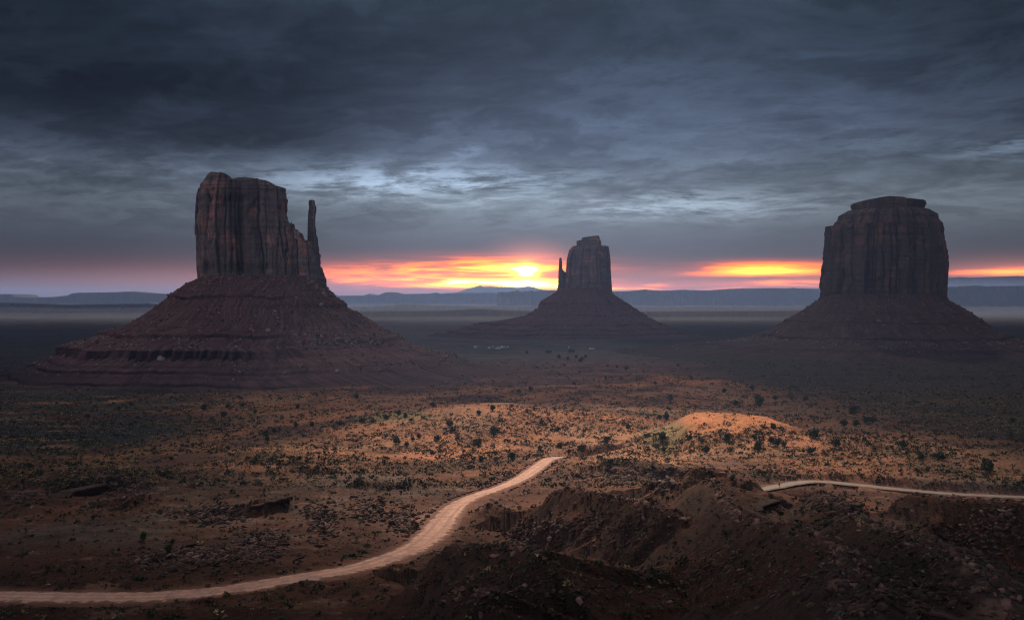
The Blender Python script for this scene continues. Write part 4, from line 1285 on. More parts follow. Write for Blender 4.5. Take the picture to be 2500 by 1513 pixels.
scree(TE, 700, selE, 43, 'scree', 'dark broken stones strewn over the distant middle butte skirt', lambda z: 0.1, 1.8)

# big fallen boulders: things of their own
BOULD = []
for s in range(6):
    v, f = rock_geo(100 + s, 0.8)
    # one level of midpoint refinement for a chipped block
    mb = MB()
    r = np.random.default_rng(300 + s)
    tri_v = []; tri_f = []
    cache = {}
    vl = [tuple(x) for x in v]

    def mid(a, b_):
        k_ = (min(a, b_), max(a, b_))
        if k_ not in cache:
            p_ = (np.array(vl[a]) + np.array(vl[b_])) / 2 * r.uniform(1.0, 1.16)
            vl.append(tuple(p_)); cache[k_] = len(vl) - 1
        return cache[k_]
    for a, b_, c_ in f:
        ab, bc, ca = mid(a, b_), mid(b_, c_), mid(c_, a)
        tri_f += [(a, ab, ca), (b_, bc, ab), (c_, ca, bc), (ab, bc, ca)]
    BOULD.append((np.array(vl), np.array(tri_f)))
BM = {}
for nm, colr in (('red', (.25, .125, .10)), ('pale', (.34, .27, .25)), ('dark', (.10, .065, .055))):
    BM[nm] = [np_mesh('boulder', v, None, f, False, np.tile(colr, (len(v), 1))) for v, f in BOULD]


def boulder(p, size, kind, label, group=None):
    me = BM[kind][RNG.integers(len(BOULD))]
    o = obj('boulder', me, M_STONE, label=label, category='boulder')
    o.location = (p[0], p[1], p[2] + size * 0.25)
    o.scale = (size, size * RNG.uniform(.8, 1.1), size * RNG.uniform(.75, 1.05))
    o.rotation_euler = (RNG.normal(0, .25), RNG.normal(0, .25), RNG.uniform(0, 6.28))
    if group:
        o['group'] = group
    return o


bp = talus_points(TW, 46, lambda h, u: 0.5 if -109 + h * (zW(674) + 109) > -85 and u > 0.74 else 0.12, 61)
for p in bp:
    boulder(p, RNG.uniform(2.0, 4.2), 'red' if RNG.random() < .8 else 'pale', 'fallen boulder lying among the stones on the skirt of the left butte', 'boulders fallen on the left butte skirt')
bp = talus_points(TM, 26, lambda h, u: 0.4, 63)
for p in bp:
    boulder(p, RNG.uniform(1.8, 3.8), 'red' if RNG.random() < .5 else 'dark', 'fallen boulder lying among the stones on the skirt of the right butte', 'boulders fallen on the right butte skirt')


def on_talus(T, px, py):
    V = T[0]
    f = V[:, V.shape[1] // 2:]
    u = CX + f[..., 0] / f[..., 1] * F; w = H0 - f[..., 2] / f[..., 1] * F
    k = np.argmin((u - px) ** 2 + (w - py) ** 2)
    return f.reshape(-1, 3)[k]


boulder(on_talus(TM, 2144, 785), 5.0, 'red', 'round reddish boulder high on the right butte skirt, the upper of a close pair')
boulder(on_talus(TM, 2158, 796), 5.2, 'red', 'slanting reddish boulder on the right butte skirt, the lower of a close pair')
boulder(on_talus(TM, 2230, 848), 7.0, 'dark', 'big dark boulder at the foot of the right butte skirt')
boulder(on_talus(TW, 394, 877), 5.5, 'pale', 'tall pale block standing under the dark rock band of the left butte')

# stones edging the road
stn = []
for (i0, i1, side, dens) in ((100, 160, 1, 1.3), (76, 128, 1, 1.3), (112, 158, -1, 1.2), (28, 60, 1, 3.0)):
    i = i0
    while i < min(i1, len(ROAD) - 2):
        a = ROAD[int(i)]; d = ROAD[int(i) + 1] - ROAD[int(i)]
        L = math.hypot(d[0], d[1])
        nrm = np.array([-d[1], d[0]]) / L
        off = side * (4.9 + RNG.uniform(0, 1.3))
        x, y = a[0] + nrm[0] * off, a[1] + nrm[1] * off
        stn.append((x, y, side))
        i += RNG.uniform(0.5, 1.5) * dens * 2.9 / max(L, 0.5)
for x, y, side in stn:
    boulder((x, y, gz(x, y)[0]), RNG.uniform(0.4, 0.95), 'dark' if RNG.random() < .7 else 'red',
            'small stone in the row lining the ' + ('left' if side > 0 else 'right') + ' edge of the dirt road',
            'stones lining the ' + ('left' if side > 0 else 'right') + ' road edge')

# rubble of slabs in the foreground
rp = []; rs = []; rc = []; ry = []
for (px, py, sx, sy, n, size, yw) in ((530, 1258, 55, 22, 420, .95, .6), (640, 1318, 50, 22, 340, .85, .7), (790, 1268, 40, 35, 420, .85, .9), (985, 1275, 38, 32, 330, .85, 1.0), (905, 1245, 40, 28, 300, .9, .8),
                              (300, 1195, 60, 28, 240, 1.0, -.4), (40, 1215, 40, 14, 90, 1.1, 0.2), (450, 1362, 120, 22, 300, .8, .4), (600, 1350, 90, 20, 200, .8, .4), (1515, 1168, 60, 15, 240, .9, -.5),
                              (1620, 1180, 30, 24, 200, 1.0, -.8), (1280, 1315, 60, 30, 300, .75, .6), (1330, 1290, 40, 18, 160, .7, .6), (2050, 1235, 55, 24, 320, .8, -.6), (2330, 1330, 120, 38, 460, .6, -.5), (2440, 1290, 60, 40, 220, .7, -.5),
                              (1450, 1290, 110, 40, 420, .5, .3), (1700, 1400, 220, 60, 500, .38, 0), (1300, 1450, 200, 40, 300, .4, 0), (2200, 1450, 160, 40, 380, .42, 0), (1230, 1160, 40, 10, 110, .8, .6), (1170, 1180, 30, 8, 90, .8, .6), (1250, 1400, 500, 70, 900, .22, 0), (2000, 1380, 380, 90, 1100, .22, 0), (600, 1330, 420, 90, 900, .3, 0)):
    for _ in range(int(n)):
        a, c_ = RNG.normal(0, 0.6, 2)
        q_ = pick(px + a * sx, min(py + c_ * sy, 1512))
        if q_[1] > 700:
            continue
        rp.append(q_); rs.append(size * 0.62 * float(np.clip(RNG.lognormal(0, .5), .3, 2.4)))
        k = RNG.random()
        rc.append((C(.105, .062, .052) if k < .55 else C(.06, .043, .04) if k < .92 else C(.20, .13, .11)) * RNG.uniform(.7, 1.2))
        ry.append(yw + RNG.normal(0, .5))
for (pts, a_, c_), cnt in zip(RIDGES, (170, 120, 40, 50, 20, 60, 160, 420, 360, 90, 60, 40)):
    pp_ = np.array(catmull(pts, 6))
    for _ in range(int(cnt * 1.4)):
        k_ = RNG.integers(len(pp_) - 1)
        q0 = pp_[k_] + (pp_[k_ + 1] - pp_[k_]) * RNG.random()
        x_ = q0[0] + RNG.normal(0, 1.1) + 0.6; y_ = q0[1] + RNG.normal(0, 1.1) - 0.8
        if y_ < 60:
            continue
        rp.append((x_, y_, float(gz(x_, y_)[0]))); rs.append(float(np.clip(RNG.lognormal(-.75, .5), .15, 1.3)) * (0.55 if y_ < 170 else 0.8))
        rc.append((C(.19, .105, .085) if RNG.random() < .55 else C(.075, .05, .045)) * RNG.uniform(.7, 1.2))
        ry.append(math.atan2(*(pp_[k_ + 1] - pp_[k_])[1::-1]) + RNG.normal(0, .4))
rd, _, _, _ = poly_dist(np.array([p[0] for p in rp]), np.array([p[1] for p in rp]), ROAD)
rd2, _, _, _ = poly_dist(np.array([p[0] for p in rp]), np.array([p[1] for p in rp]), ROAD2)
ok = (rd > 6) & (rd2 > 6)
idx = np.nonzero(ok)[0]
obj('rubble', rock_field([rp[i] for i in idx], [rs[i] for i in idx], [rc[i] for i in idx], SLABS + ROCKS[:3], [ry[i] for i in idx], .6, .12).mesh('rubble'), M_STONE,
    kind='stuff', label='broken dark slabs littering the foreground slopes')

# overhanging rock ledges in the foreground
M_LEDGE = mat_rock('ledge_rock', (0.07, 0.045, 0.04, 1), (0.12, 0.07, 0.058, 1), (0.16, 0.085, 0.065, 1), 6.0, 0.35)


def rock_ledge(p0, p1, thick, label, seed):
    a = np.array(pick(*p0)); c_ = np.array(pick(*p1))
    d = c_ - a
    L = math.hypot(d[0], d[1])
    n = 130
    t = np.linspace(0, 1, n)
    ux, uy = d[0] / L, d[1] / L
    nx, ny = uy, -ux                       # towards the viewer
    if nx * a[0] + ny * a[1] > 0:
        nx, ny = -nx, -ny
    s = t * L
    wob = 0.8 * fbm(s / 7, s * 0 + seed, 4, 800 + seed) + 0.5 * np.floor(2.5 * perlin(s / 3.2, s * 0 + seed, 810 + seed))
    tap = np.clip(np.minimum(t * 9, (1 - t) * 30), 0.1, 1)
    top = a[2] + d[2] * t + thick * 0.75 * tap + 0.12 * fbm(s / 5, s * 0 + 9, 3, 820 + seed)
    rows = []
    for out_, dz in ((-9, -1.0), (-4.5, -0.02), (-1.6, 0.08), (0.3, 0.06), (0.85, 0.02), (0.92, -0.12), (0.6, -0.3), (0.25, -0.5), (-0.1, -0.8), (-0.9, -1.0), (-1.1, -1.25), (-0.6, -1.8), (0.3, -2.6)):
        o2 = out_ * (tap if out_ > 0 else 1) + wob * (1 if out_ > -3 else 0.3) + 0.22 * fbm(s / 1.3, s * 0 + out_ * 3 + dz * 7, 3, 830 + seed)
        zz_ = top + (dz * thick * tap if dz < 0 else dz)
        rows.append(np.stack([a[0] + ux * s + nx * o2, a[1] + uy * s + ny * o2, zz_ + 0.12 * fbm(s / 1.6, s * 0 + dz * 5, 3, 840 + seed)], -1))
    V = np.stack(rows)
    org = V.reshape(-1, 3).mean(0)
    me = np_mesh('rock_ledge', V.reshape(-1, 3) - org, grid_quads(len(rows), n), None, False, np.ones((V.size // 3, 3)))
    o = obj('rock_ledge', me, M_LEDGE, label=label, category='rock ledge', group='overhanging ledges in the rocky ground')
    o.location = org


rock_ledge((600, 1262), (708, 1236), 3.4, 'long dark overhanging rock ledge between rubble piles left of the road bend', 1)
rock_ledge((170, 1216), (262, 1196), 3.0, 'dark high rock ledge with deep shadow at far left of the rocky ground', 2)
rock_ledge((1855, 1250), (1900, 1230), 1.6, 'dark shadowed rock ledge just below the left end of the gravel road', 6)

# ------------------------------------------------------------------ junipers
ORD = 'first second third fourth fifth sixth seventh eighth ninth tenth eleventh twelfth thirteenth fourteenth fifteenth sixteenth seventeenth eighteenth nineteenth twentieth'.split()


def crown_mesh(seed, n, tall, leaf, bare=False):
    r = np.random.default_rng(seed)
    mb = MB()
    lobes = []
    for k in range(r.integers(6, 10)):
        a = r.uniform(0, 6.28); rad = r.uniform(0.05, 0.36)
        lobes.append((rad * math.cos(a), rad * math.sin(a), r.uniform(0.20, 0.62) * tall, r.uniform(0.12, 0.25)))
    lobes.append((r.uniform(-.08, .08), r.uniform(-.08, .08), 0.64 * tall, 0.18))
    lobes.append((r.uniform(-.1, .1), r.uniform(-.1, .1), 0.24 * tall, 0.28))
    for i in range(n):
        cx_, cy_, cz_, rr_ = lobes[r.integers(len(lobes))]
        d = r.normal(0, 1, 3); d /= np.linalg.norm(d)
        rr2 = rr_ * (0.4 + 0.72 * r.random() ** 0.8 + (0.45 * r.random() if r.random() < .16 else 0))
        p = np.array([cx_, cy_, cz_]) + d * rr2 * np.array([1, 1, 0.95])
        if p[2] < 0.03:
            continue
        s = leaf * r.uniform(.6, 1.4)
        u = r.normal(0, 1, 3); u /= np.linalg.norm(u)
        w = np.cross(u, d + r.normal(0, .5, 3)); w /= np.linalg.norm(w) + 1e-9
        qv = [p - u * s - w * s * .5, p + u * s * .2 - w * s * .9, p + u * s, p - u * s * .1 + w * s * .8]
        g = r.uniform(.65, 1.35)
        base = C(.048, .064, .034) if not bare else C(.10, .07, .05)
        if r.random() < .12:
            base = base * 1.6
        mb.add(qv, [(0, 1, 2, 3)], None, base * g)
    return mb.mesh('crown')


def trunk_mesh(seed, tall, twiggy=False):
    r = np.random.default_rng(seed)
    mb = MB()
    mb.tube([(0, 0, -.08), (.015, .01, .1), (-.01, .02, .25 * tall), (.02, -.01, .5 * tall)], [.055, .042, .032, .012])
    for k in range(9 if twiggy else 5):
        a = r.uniform(0, 6.28); z0 = r.uniform(.1, .3) * tall; L = r.uniform(.22, .38)
        p0 = Vector((0, 0, z0)); p2 = Vector((math.cos(a) * L, math.sin(a) * L, z0 + r.uniform(.2, .5) * tall))
        pm = (p0 + p2) / 2 + Vector((r.normal(0, .03), r.normal(0, .03), -.03))
        mb.tube([p0, pm, p2], [.026, .018, .006], 5)
        if twiggy:
            for q_ in range(3):
                e = p2 + Vector((r.normal(0, .09), r.normal(0, .09), r.uniform(.04, .2)))
                mb.tube([pm, (pm + e) / 2, e], [.012, .009, .004], 4)
    return mb.mesh('trunk')


CROWNS = [crown_mesh(700 + s, 820, (0.95, 1.05, 0.85, 0.9, 1.15)[s], 0.055) for s in range(5)]
TRUNKS = [trunk_mesh(720 + s, (0.95, 1.05, 0.85, 0.9, 1.15)[s]) for s in range(5)]
CROWNS.append(crown_mesh(770, 260, 1.0, 0.035, True))
TRUNKS.append(trunk_mesh(771, 1.0, True))

z6 = lambda a, b_: (850 + a * .4112, 900 + b_ * .4112)
z7 = lambda a, b_: (1650 + a * .4112, 900 + b_ * .4112)
z5 = lambda a, b_: (0 + a * .4112, 900 + b_ * .4112)
z3 = lambda a, b_: (800 + a * .3653, 520 + b_ * .3653)
# (x, y, crown width in zoom pixels, bare)
TREES = []
for (a, b_, w, *bare) in [(50, 178, 38), (500, 225, 38), (858, 250, 34), (775, 277, 38), (300, 275, 34), (343, 290, 32), (372, 312, 26), (222, 305, 40), (85, 326, 40), (150, 323, 34), (603, 350, 42),
                          (617, 382, 44), (346, 460, 38), (530, 426, 38), (497, 510, 40), (645, 424, 44, 1), (865, 402, 64), (775, 466, 74), (868, 468, 40, 1), (740, 500, 42, 1), (1150, 335, 34),
                          (1245, 375, 32), (1262, 472, 46), (1310, 502, 32), (1390, 498, 46), (1138, 484, 32), (790, 552, 42), (875, 556, 46, 1), (975, 542, 50), (1540, 445, 50), (1657, 358, 36),
                          (1865, 432, 62), (1872, 490, 36), (1913, 188, 44), (1890, 298, 50), (1850, 298, 34), (1013, 145, 30), (2030, 420, 28), (1083, 135, 36), (1340, 95, 26), (385, 424, 26), (420, 414, 36), (285, 448, 60)]:
    TREES.append((*z6(a, b_), w, bool(bare)))
for (a, b_, w, *bare) in [(490, 224, 68), (590, 184, 32), (690, 190, 44, 1), (772, 192, 40), (285, 143, 34), (455, 130, 32), (355, 220, 40), (572, 355, 40), (830, 412, 76), (308, 432, 54), (467, 424, 38),
                          (490, 490, 66), (565, 440, 50), (602, 458, 48), (640, 462, 40), (800, 506, 46), (180, 504, 56), (320, 505, 52, 1), (950, 458, 70), (1000, 344, 46), (1068, 344, 38), (1135, 322, 50),
                          (1170, 322, 46), (1055, 270, 50), (1120, 430, 40), (1350, 472, 70), (1452, 540, 60), (1565, 540, 92), (1840, 616, 110), (1990, 400, 40), (2000, 320, 46), (85, 418, 30), (490, 628, 50, 1), (335, 664, 28),
                          (550, 676, 46, 1)]:
    TREES.append((*z7(a, b_), w, bool(bare)))
for (a, b_, w, *bare) in [(522, 295, 28), (705, 247, 34), (773, 224, 32), (1210, 250, 38), (1350, 235, 34), (1327, 287, 34), (1515, 265, 30), (1440, 225, 30), (1770, 235, 32), (1757, 345, 34), (1660, 368, 26), (1850, 344, 40),
                          (1625, 382, 38), (1575, 398, 34), (1590, 430, 36), (2018, 338, 40), (1780, 545, 38), (850, 1018, 54), (1025, 1035, 34), (1000, 1095, 46)]:
    TREES.append((*z5(a, b_), w, bool(bare)))
for (a, b_, w, *bare) in [(1470, 952, 26), (1490, 940, 18), (1545, 970, 34), (1620, 946, 24), (1640, 938, 26), (1660, 968, 26), (1690, 996, 34), (1720, 972, 24), (1870, 1026, 22), (1935, 1034, 20), (1995, 1050, 32), (2340, 1026, 22), (1700, 982, 26),
                          (1605, 992, 24), (1330, 943, 22), (2190, 1145, 26), (1858, 1115, 24), (1645, 1145, 22), (2430, 1112, 26)]:
    TREES.append((*z3(a, b_), w * .89, bool(bare)))


def zone(px, py):
    if py < 912 and px > 1200:
        return 'on the far flat below the middle butte'
    if px < 900 and py < 1015:
        return 'on the scrub strip below the left butte'
    if px < 880:
        return 'in the dim rocky ground left of the dirt road'
    if px < 1180 and py < 1050:
        return 'on the scrubby slope left of the rise'
    if px < 1560 and py < 1055:
        return 'over the lit rise behind the dirt road'
    if px < 1560:
        return "just behind the dirt road's far end"
    if px < 1705:
        return 'in the gully left of the orange hill'
    if px < 2000 and py < 1060:
        return 'around the top of the orange hill'
    if px < 2000:
        return 'on the slope below the orange hill'
    return 'on the dark flat beyond the gravel road'


tz = {}
for t in TREES:
    x, y, z = pick(t[0], t[1])
    tz.setdefault((zone(t[0], t[1]), t[3]), []).append((x / y, x, y, z, t))
for (zn, bare), lst in tz.items():
    lst.sort(key=lambda q_: q_[0])
    for k, (_, x, y, z, t) in enumerate(lst):
        wid = t[2] * .4112 * y / F * (0.85 if t[0] > 2100 else 1.0)
        kind = 5 if bare else int(RNG.integers(5))
        sc_ = wid / 0.92
        nm = 'bare twiggy bush' if bare else 'dark green juniper'
        if len(lst) == 1:
            lab = f'{nm}, the only one {zn}'
        else:
            lab = f'{nm} {zn}, {ORD[k]} from left'
        if len(lab.split()) > 16:
            lab = f'{nm} {zn}, {ORD[k]} from left'.replace('dark green ', 'dark ')
        e = empty('bare_bush' if bare else 'juniper_tree', (x, y, z), label=lab, category='bush' if bare else 'tree',
                  group='bare bushes on the desert' if bare else 'junipers scattered over the desert')
        e.rotation_euler = (0, 0, RNG.uniform(0, 6.28))
        e.scale = (sc_, sc_, sc_ * RNG.uniform(.85, 1.1))
        obj('trunk', TRUNKS[kind], M_BARK, e)
        obj('crown', CROWNS[kind], M_LEAF, e)

# ------------------------------------------------------------------ scrub: nearest bushes are things, the rest ground cover
def tuft_mesh(seed, n, base, tip, h=1.0):
    r = np.random.default_rng(seed)
    mb = MB()
    for i in range(n):
        a = r.uniform(0, 6.28); rad = r.uniform(0, .42)
        d = r.normal(0, 1, 3); d[2] = abs(d[2]); d /= np.linalg.norm(d)
        p = np.array([d[0] * .45, d[1] * .45, d[2] * .5 * h]) * r.uniform(.55, 1.0)
        s = r.uniform(.06, .13)
        u = d + r.normal(0, .5, 3); u /= np.linalg.norm(u)
        w = np.cross(u, r.normal(0, 1, 3)); w /= np.linalg.norm(w) + 1e-9
        c = (base if r.random() < .6 else tip) * r.uniform(.7, 1.3)
        mb.add([p - w * s * .5, p + w * s * .5, p + u * s * 1.8], None, [(0, 1, 2)], c)
    return mb.mesh('desert_shrub')


GRN = C(.075, .075, .042); STRAW = C(.25, .19, .125); SAGE = C(.16, .16, .115); DK = C(.045, .045, .03)
SHR = [tuft_mesh(900, 260, SAGE, STRAW, .9), tuft_mesh(901, 240, STRAW, STRAW * .8, .8), tuft_mesh(902, 260, GRN, SAGE, .9), tuft_mesh(903, 220, DK, GRN, .8), tuft_mesh(904, 240, STRAW * .8, SAGE, .7)]


def visible(x, y, z):
    """not hidden by nearer ground"""
    t = np.arctan2(x, y)
    j = np.clip(np.rint(np.interp(t, TH, np.arange(len(TH)))).astype(int), 0, len(TH) - 1)
    r = np.hypot(x, y)
    el = GZ / RR[:, None]
    mx = np.maximum.accumulate(np.where(RR[:, None] > 40, el, -9), 0)
    i = np.clip(np.searchsorted(RR, r) - 2, 0, len(RR) - 1)
    return (z + 0.5) / r > mx[i, j]


# candidates spread evenly over the picture of the near ground
cand = []
while len(cand) < 330:
    px = RNG.uniform(-10, 2510); py = RNG.uniform(1215, 1513)
    d_ = fbm(np.array([px / 130]), np.array([py / 60]), 3, 77)[0]
    if d_ < -0.05 and RNG.random() < .8:
        continue
    x, y, z = pick(px, py)
    if y > 420 or poly_dist(np.array([x]), np.array([y]), ROAD)[0][0] < 5.5 or poly_dist(np.array([x]), np.array([y]), ROAD2)[0][0] < 5.5:
        continue
    cand.append((x, y, z, px))
cand = cand[:300]
for x, y, z, px in cand:
    k = int(RNG.integers(len(SHR)))
    right = x > (np.interp(y, ROAD[30:, 1], ROAD[30:, 0]))
    near = px > 1000
    o = obj('desert_shrub', SHR[k], M_SCRUB, category='shrub',
            label='small dry shrub among many on the dark ridges right of the dirt road' if right else 'small dry shrub among many on the rocky ground left of the dirt road',
            group='shrubs right of the dirt road' if right else 'shrubs left of the dirt road')
    s = RNG.uniform(.7, 1.5) * (0.6 if y < 160 else 0.9 if y < 250 else 1.15)
    o.location = (x, y, z - .08)
    o.scale = (s * RNG.uniform(1, 1.3), s * RNG.uniform(1, 1.3), s)
    o.rotation_euler = (0, 0, RNG.uniform(0, 6.28))


def scatter_cover():
    """sage and grass tussocks: one mass nobody could count"""
    N = 170000
    r = np.random.default_rng(5)
    py = np.where(r.random(N) < .8, r.uniform(880, 1190, N), r.uniform(1150, 1512, N))
    px = r.uniform(-120, 2620, N)
    Y = np.interp(-py, -(H0 - BZ[6:] / BY[6:] * F)[::1], BY[6:]) if False else None
    t = np.arctan2(px - CX, F)
    j = np.clip(np.rint(np.interp(t, TH, np.arange(len(TH)))).astype(int), 0, len(TH) - 1)
    pyg = H0 - GZ / (RR[:, None] * np.cos(TH)[None]) * F
    pyg[RR < 60] = 1e6
    run = np.minimum.accumulate(pyg, 0)             # lowest row reached so far, going outward
    ii = np.zeros(N, int)
    for jj in np.unique(j):
        m = j == jj
        ii[m] = np.searchsorted(-run[:, jj], -py[m])
    ii = np.clip(ii, 1, len(RR) - 1)
    f = r.random(N)
    R = RR[ii - 1] + (RR[ii] - RR[ii - 1]) * f
    x = np.sin(t) * R; y = np.cos(t) * R
    veg = gcol(x, y)[:, 3]
    dens = fbm(x / 45, y / 60, 4, 141) + 0.55 * fbm(x / 11, y / 15, 3, 142)
    bare = sstep(sblob(x + 14 * fbm(x / 14, y / 14, 3, 103), y, 134, 676, 37, 50, -0.25), 0.25, 0.6)
    keep = r.random(N) * (1 + 1.6 * bare) < np.clip(veg * (0.75 + 1.7 * dens) + 0.09, 0.03, 1)
    d1 = poly_dist(x, y, ROAD)[0]; d2 = poly_dist(x, y, ROAD2)[0]
    keep &= (d1 > 5.5) & (d2 > 5.5) & (y < 1900) & (y > 110)
    x, y = x[keep], y[keep]
    z = gz(x, y)
    n = len(x)
    # each tussock: 9 little triangles
    K = 9
    size = np.clip(r.lognormal(-0.12, .55, n), .35, 3.4) * np.interp(y, [110, 200, 400, 1200], [.4, .6, 0.85, 1.25])
    d = r.normal(0, 1, (n, K, 3)); d[..., 2] = np.abs(d[..., 2]); d /= np.linalg.norm(d, axis=-1, keepdims=True)
    p = d * np.array([.5, .5, .38]) * r.uniform(.5, 1, (n, K, 1))
    u = d + r.normal(0, .5, (n, K, 3)); u /= np.linalg.norm(u, axis=-1, keepdims=True)
    w = np.cross(u, r.normal(0, 1, (n, K, 3))); w /= np.linalg.norm(w, axis=-1, keepdims=True) + 1e-9
    s = r.uniform(.22, .42, (n, K, 1))
    A = p - w * s * .6; B = p + w * s * .6; Cc = p + u * s * 1.3
    tri = np.stack([A, B, Cc], 2) * size[:, None, None, None]
    tri = tri + np.stack([x, y, z], -1)[:, None, None, :]
    kk = r.random(n)
    gr = fbm(x / 80, y / 100, 3, 143)
    straw = (kk < np.clip(0.42 + 0.9 * gr, .05, .8) * np.interp(y, [300, 480], [.12, 1])) & (size < 1.7)
    base = np.where(straw[:, None], C(.33, .25, .12)[None], np.where((kk > .8)[:, None], C(.085, .085, .065)[None], C(.05, .054, .032)[None]))
    base = np.where((size > 1.7)[:, None], C(.042, .05, .03)[None], base)
    base = base * r.uniform(.7, 1.3, (n, 1))
    col = np.repeat(base[:, None, :], K * 3, 1) * np.repeat(r.uniform(.75, 1.25, (n, K, 1)), 3, 1)
    me = np_mesh('scrub_cover', tri.reshape(-1, 3), None, np.arange(n * K * 3).reshape(-1, 3), False, col.reshape(-1, 3))
    obj('scrub_cover', me, M_SCRUB, kind='stuff', label='low sage and dry grass tussocks covering the desert floor')


scatter_cover()

# ------------------------------------------------------------------ settlement, sign and posts
M_WHITE = mat_plain('white_siding', (0.72, 0.74, 0.76), 0.6, .08, .8)
M_ROOF = mat_plain('sheet_roof', (0.55, 0.60, 0.63), 0.5, .1, .8)
M_DARK = mat_plain('dark_opening', (0.03, 0.03, 0.035), 0.6, .2, 1.0)
M_WOOD = mat_plain('weathered_wood', (0.05, 0.038, 0.03), 0.9, .3, 3.0)
M_PALEWOOD = mat_plain('pale_wood', (0.40, 0.32, 0.27), 0.9, .2, 3.0)


def house(px, py, w, d, h, label, long=False):
    x, y, z = pick(px, py)
    e = empty('trailer_home' if long else 'house', (x, y, z), label=label, category='trailer' if long else 'house', group='white dwellings on the far flat')
    e.rotation_euler = (0, 0, RNG.uniform(-.12, .12))
    m = MB(); m.box(-w / 2, w / 2, -d / 2, d / 2, -.6, h)
    obj('wall', m.mesh('wall'), M_WHITE, e)
    m = MB()
    if long:
        m.box(-w / 2 - .2, w / 2 + .2, -d / 2 - .2, d / 2 + .2, h + .003, h + .35)
    else:
        o_ = .35; k = h + .003
        m.add([(-w / 2 - o_, -d / 2 - o_, k), (w / 2 + o_, -d / 2 - o_, k), (w / 2 + o_, d / 2 + o_, k), (-w / 2 - o_, d / 2 + o_, k), (-w / 2 - o_, 0, k + d * .3), (w / 2 + o_, 0, k + d * .3)],
              [(0, 1, 5, 4), (2, 3, 4, 5), (0, 3, 2, 1)], [(0, 4, 3), (1, 2, 5)])
    obj('roof', m.mesh('roof'), M_ROOF, e)
    m = MB(); m.box(-.5, .5, -d / 2 - .04, -d / 2 + .05, 0.05, 2.05)
    obj('door', m.mesh('door'), M_DARK, e)
    for sx in ((-.3, .3) if not long else (-.36, -.2, .2, .36)):
        m = MB(); m.box(sx * w - .55, sx * w + .55, -d / 2 - .04, -d / 2 + .05, 1.0, 1.95)
        obj('window', m.mesh('window'), M_DARK, e)


house(1161, 850.4, 7, 5, 2.6, 'tiny low house with pale roof, standing alone left of the cluster of white houses')
house(1194, 853, 5, 5, 3.0, 'tiny white house at the left end of the cluster of houses')
house(1203, 850.2, 3.5, 4, 2.6, 'very small white shed behind the left end of the house cluster')
house(1211, 852.6, 4, 4, 2.6, 'tiny house in the cluster, next right of the leftmost white one')
house(1217, 852, 6, 5, 2.8, 'tiny long-roofed white house near the middle of the cluster')
house(1222, 852.4, 4, 4, 3.0, 'tiny white house right of the long-roofed one in the cluster')
house(1226.5, 851.8, 7, 5, 3.0, 'broadest pale-roofed white house in the right half of the house cluster')
house(1233, 852, 4, 4, 2.8, 'tiny white house next to the right end of the house cluster')
house(1239.5, 850, 3, 4, 3.4, 'narrow upright white building at the right end of the house cluster')
house(1389.5, 852.6, 3.0, 3, 2.8, 'single small white building left of the long white trailer')
house(1445, 852.4, 11.5, 4, 2.8, 'long white trailer home on the far flat below the middle butte', True)

zz_ = lambda a, b_: (1820 + a * .12175, 1120 + b_ * .12175)
px, py = zz_(678, 600)
x, y, z = pick(px, py)
e = empty('road_sign', (x, y, z), label='dark road sign on a post at the near edge of the gravel road', category='sign')
m = MB(); m.tube([(0, 0, -.3), (0, 0, 1.2)], [.09, .08]); obj('post', m.mesh('post'), M_WOOD, e)
m = MB(); m.box(-.32, .32, -.13, -.09, .85, 1.65); obj('sign_board', m.mesh('sign_board'), M_DARK, e)
for k, (a, b_, hgt, wide) in enumerate([(985, 390, .8, .13), (1035, 388, .75, .09), (1092, 385, 1.3, .10), (1243, 378, 1.2, .16), (1340, 378, 1.1, .12)]):
    px, py = zz_(a, b_)
    x, y, z = pick(px, py)
    m = MB(); m.tube([(0, 0, -.3), (.02, 0, hgt * .5), (0, .02, hgt)], [wide, wide * .95, wide * .85], 8)
    o = obj('fence_post', m.mesh('fence_post'), M_WOOD, category='post', group='posts beside the gravel road',
            label='short dark wooden post behind the gravel road, %s of five from the left' % ORD[k])
    o.location = (x, y, z)
px, py = 1050 + 2180 * .12175, 1000 + 885 * .12175
x, y, z = pick(px, py)
m = MB(); m.tube([(0, 0, -.3), (.02, 0, .6), (0, .02, 1.5)], [.14, .12, .11], 8)
o = obj('fence_post', m.mesh('fence_post'), M_PALEWOOD, category='post', label="pale post beside the bend at the dirt road's far end")
o.location = (x, y, z)


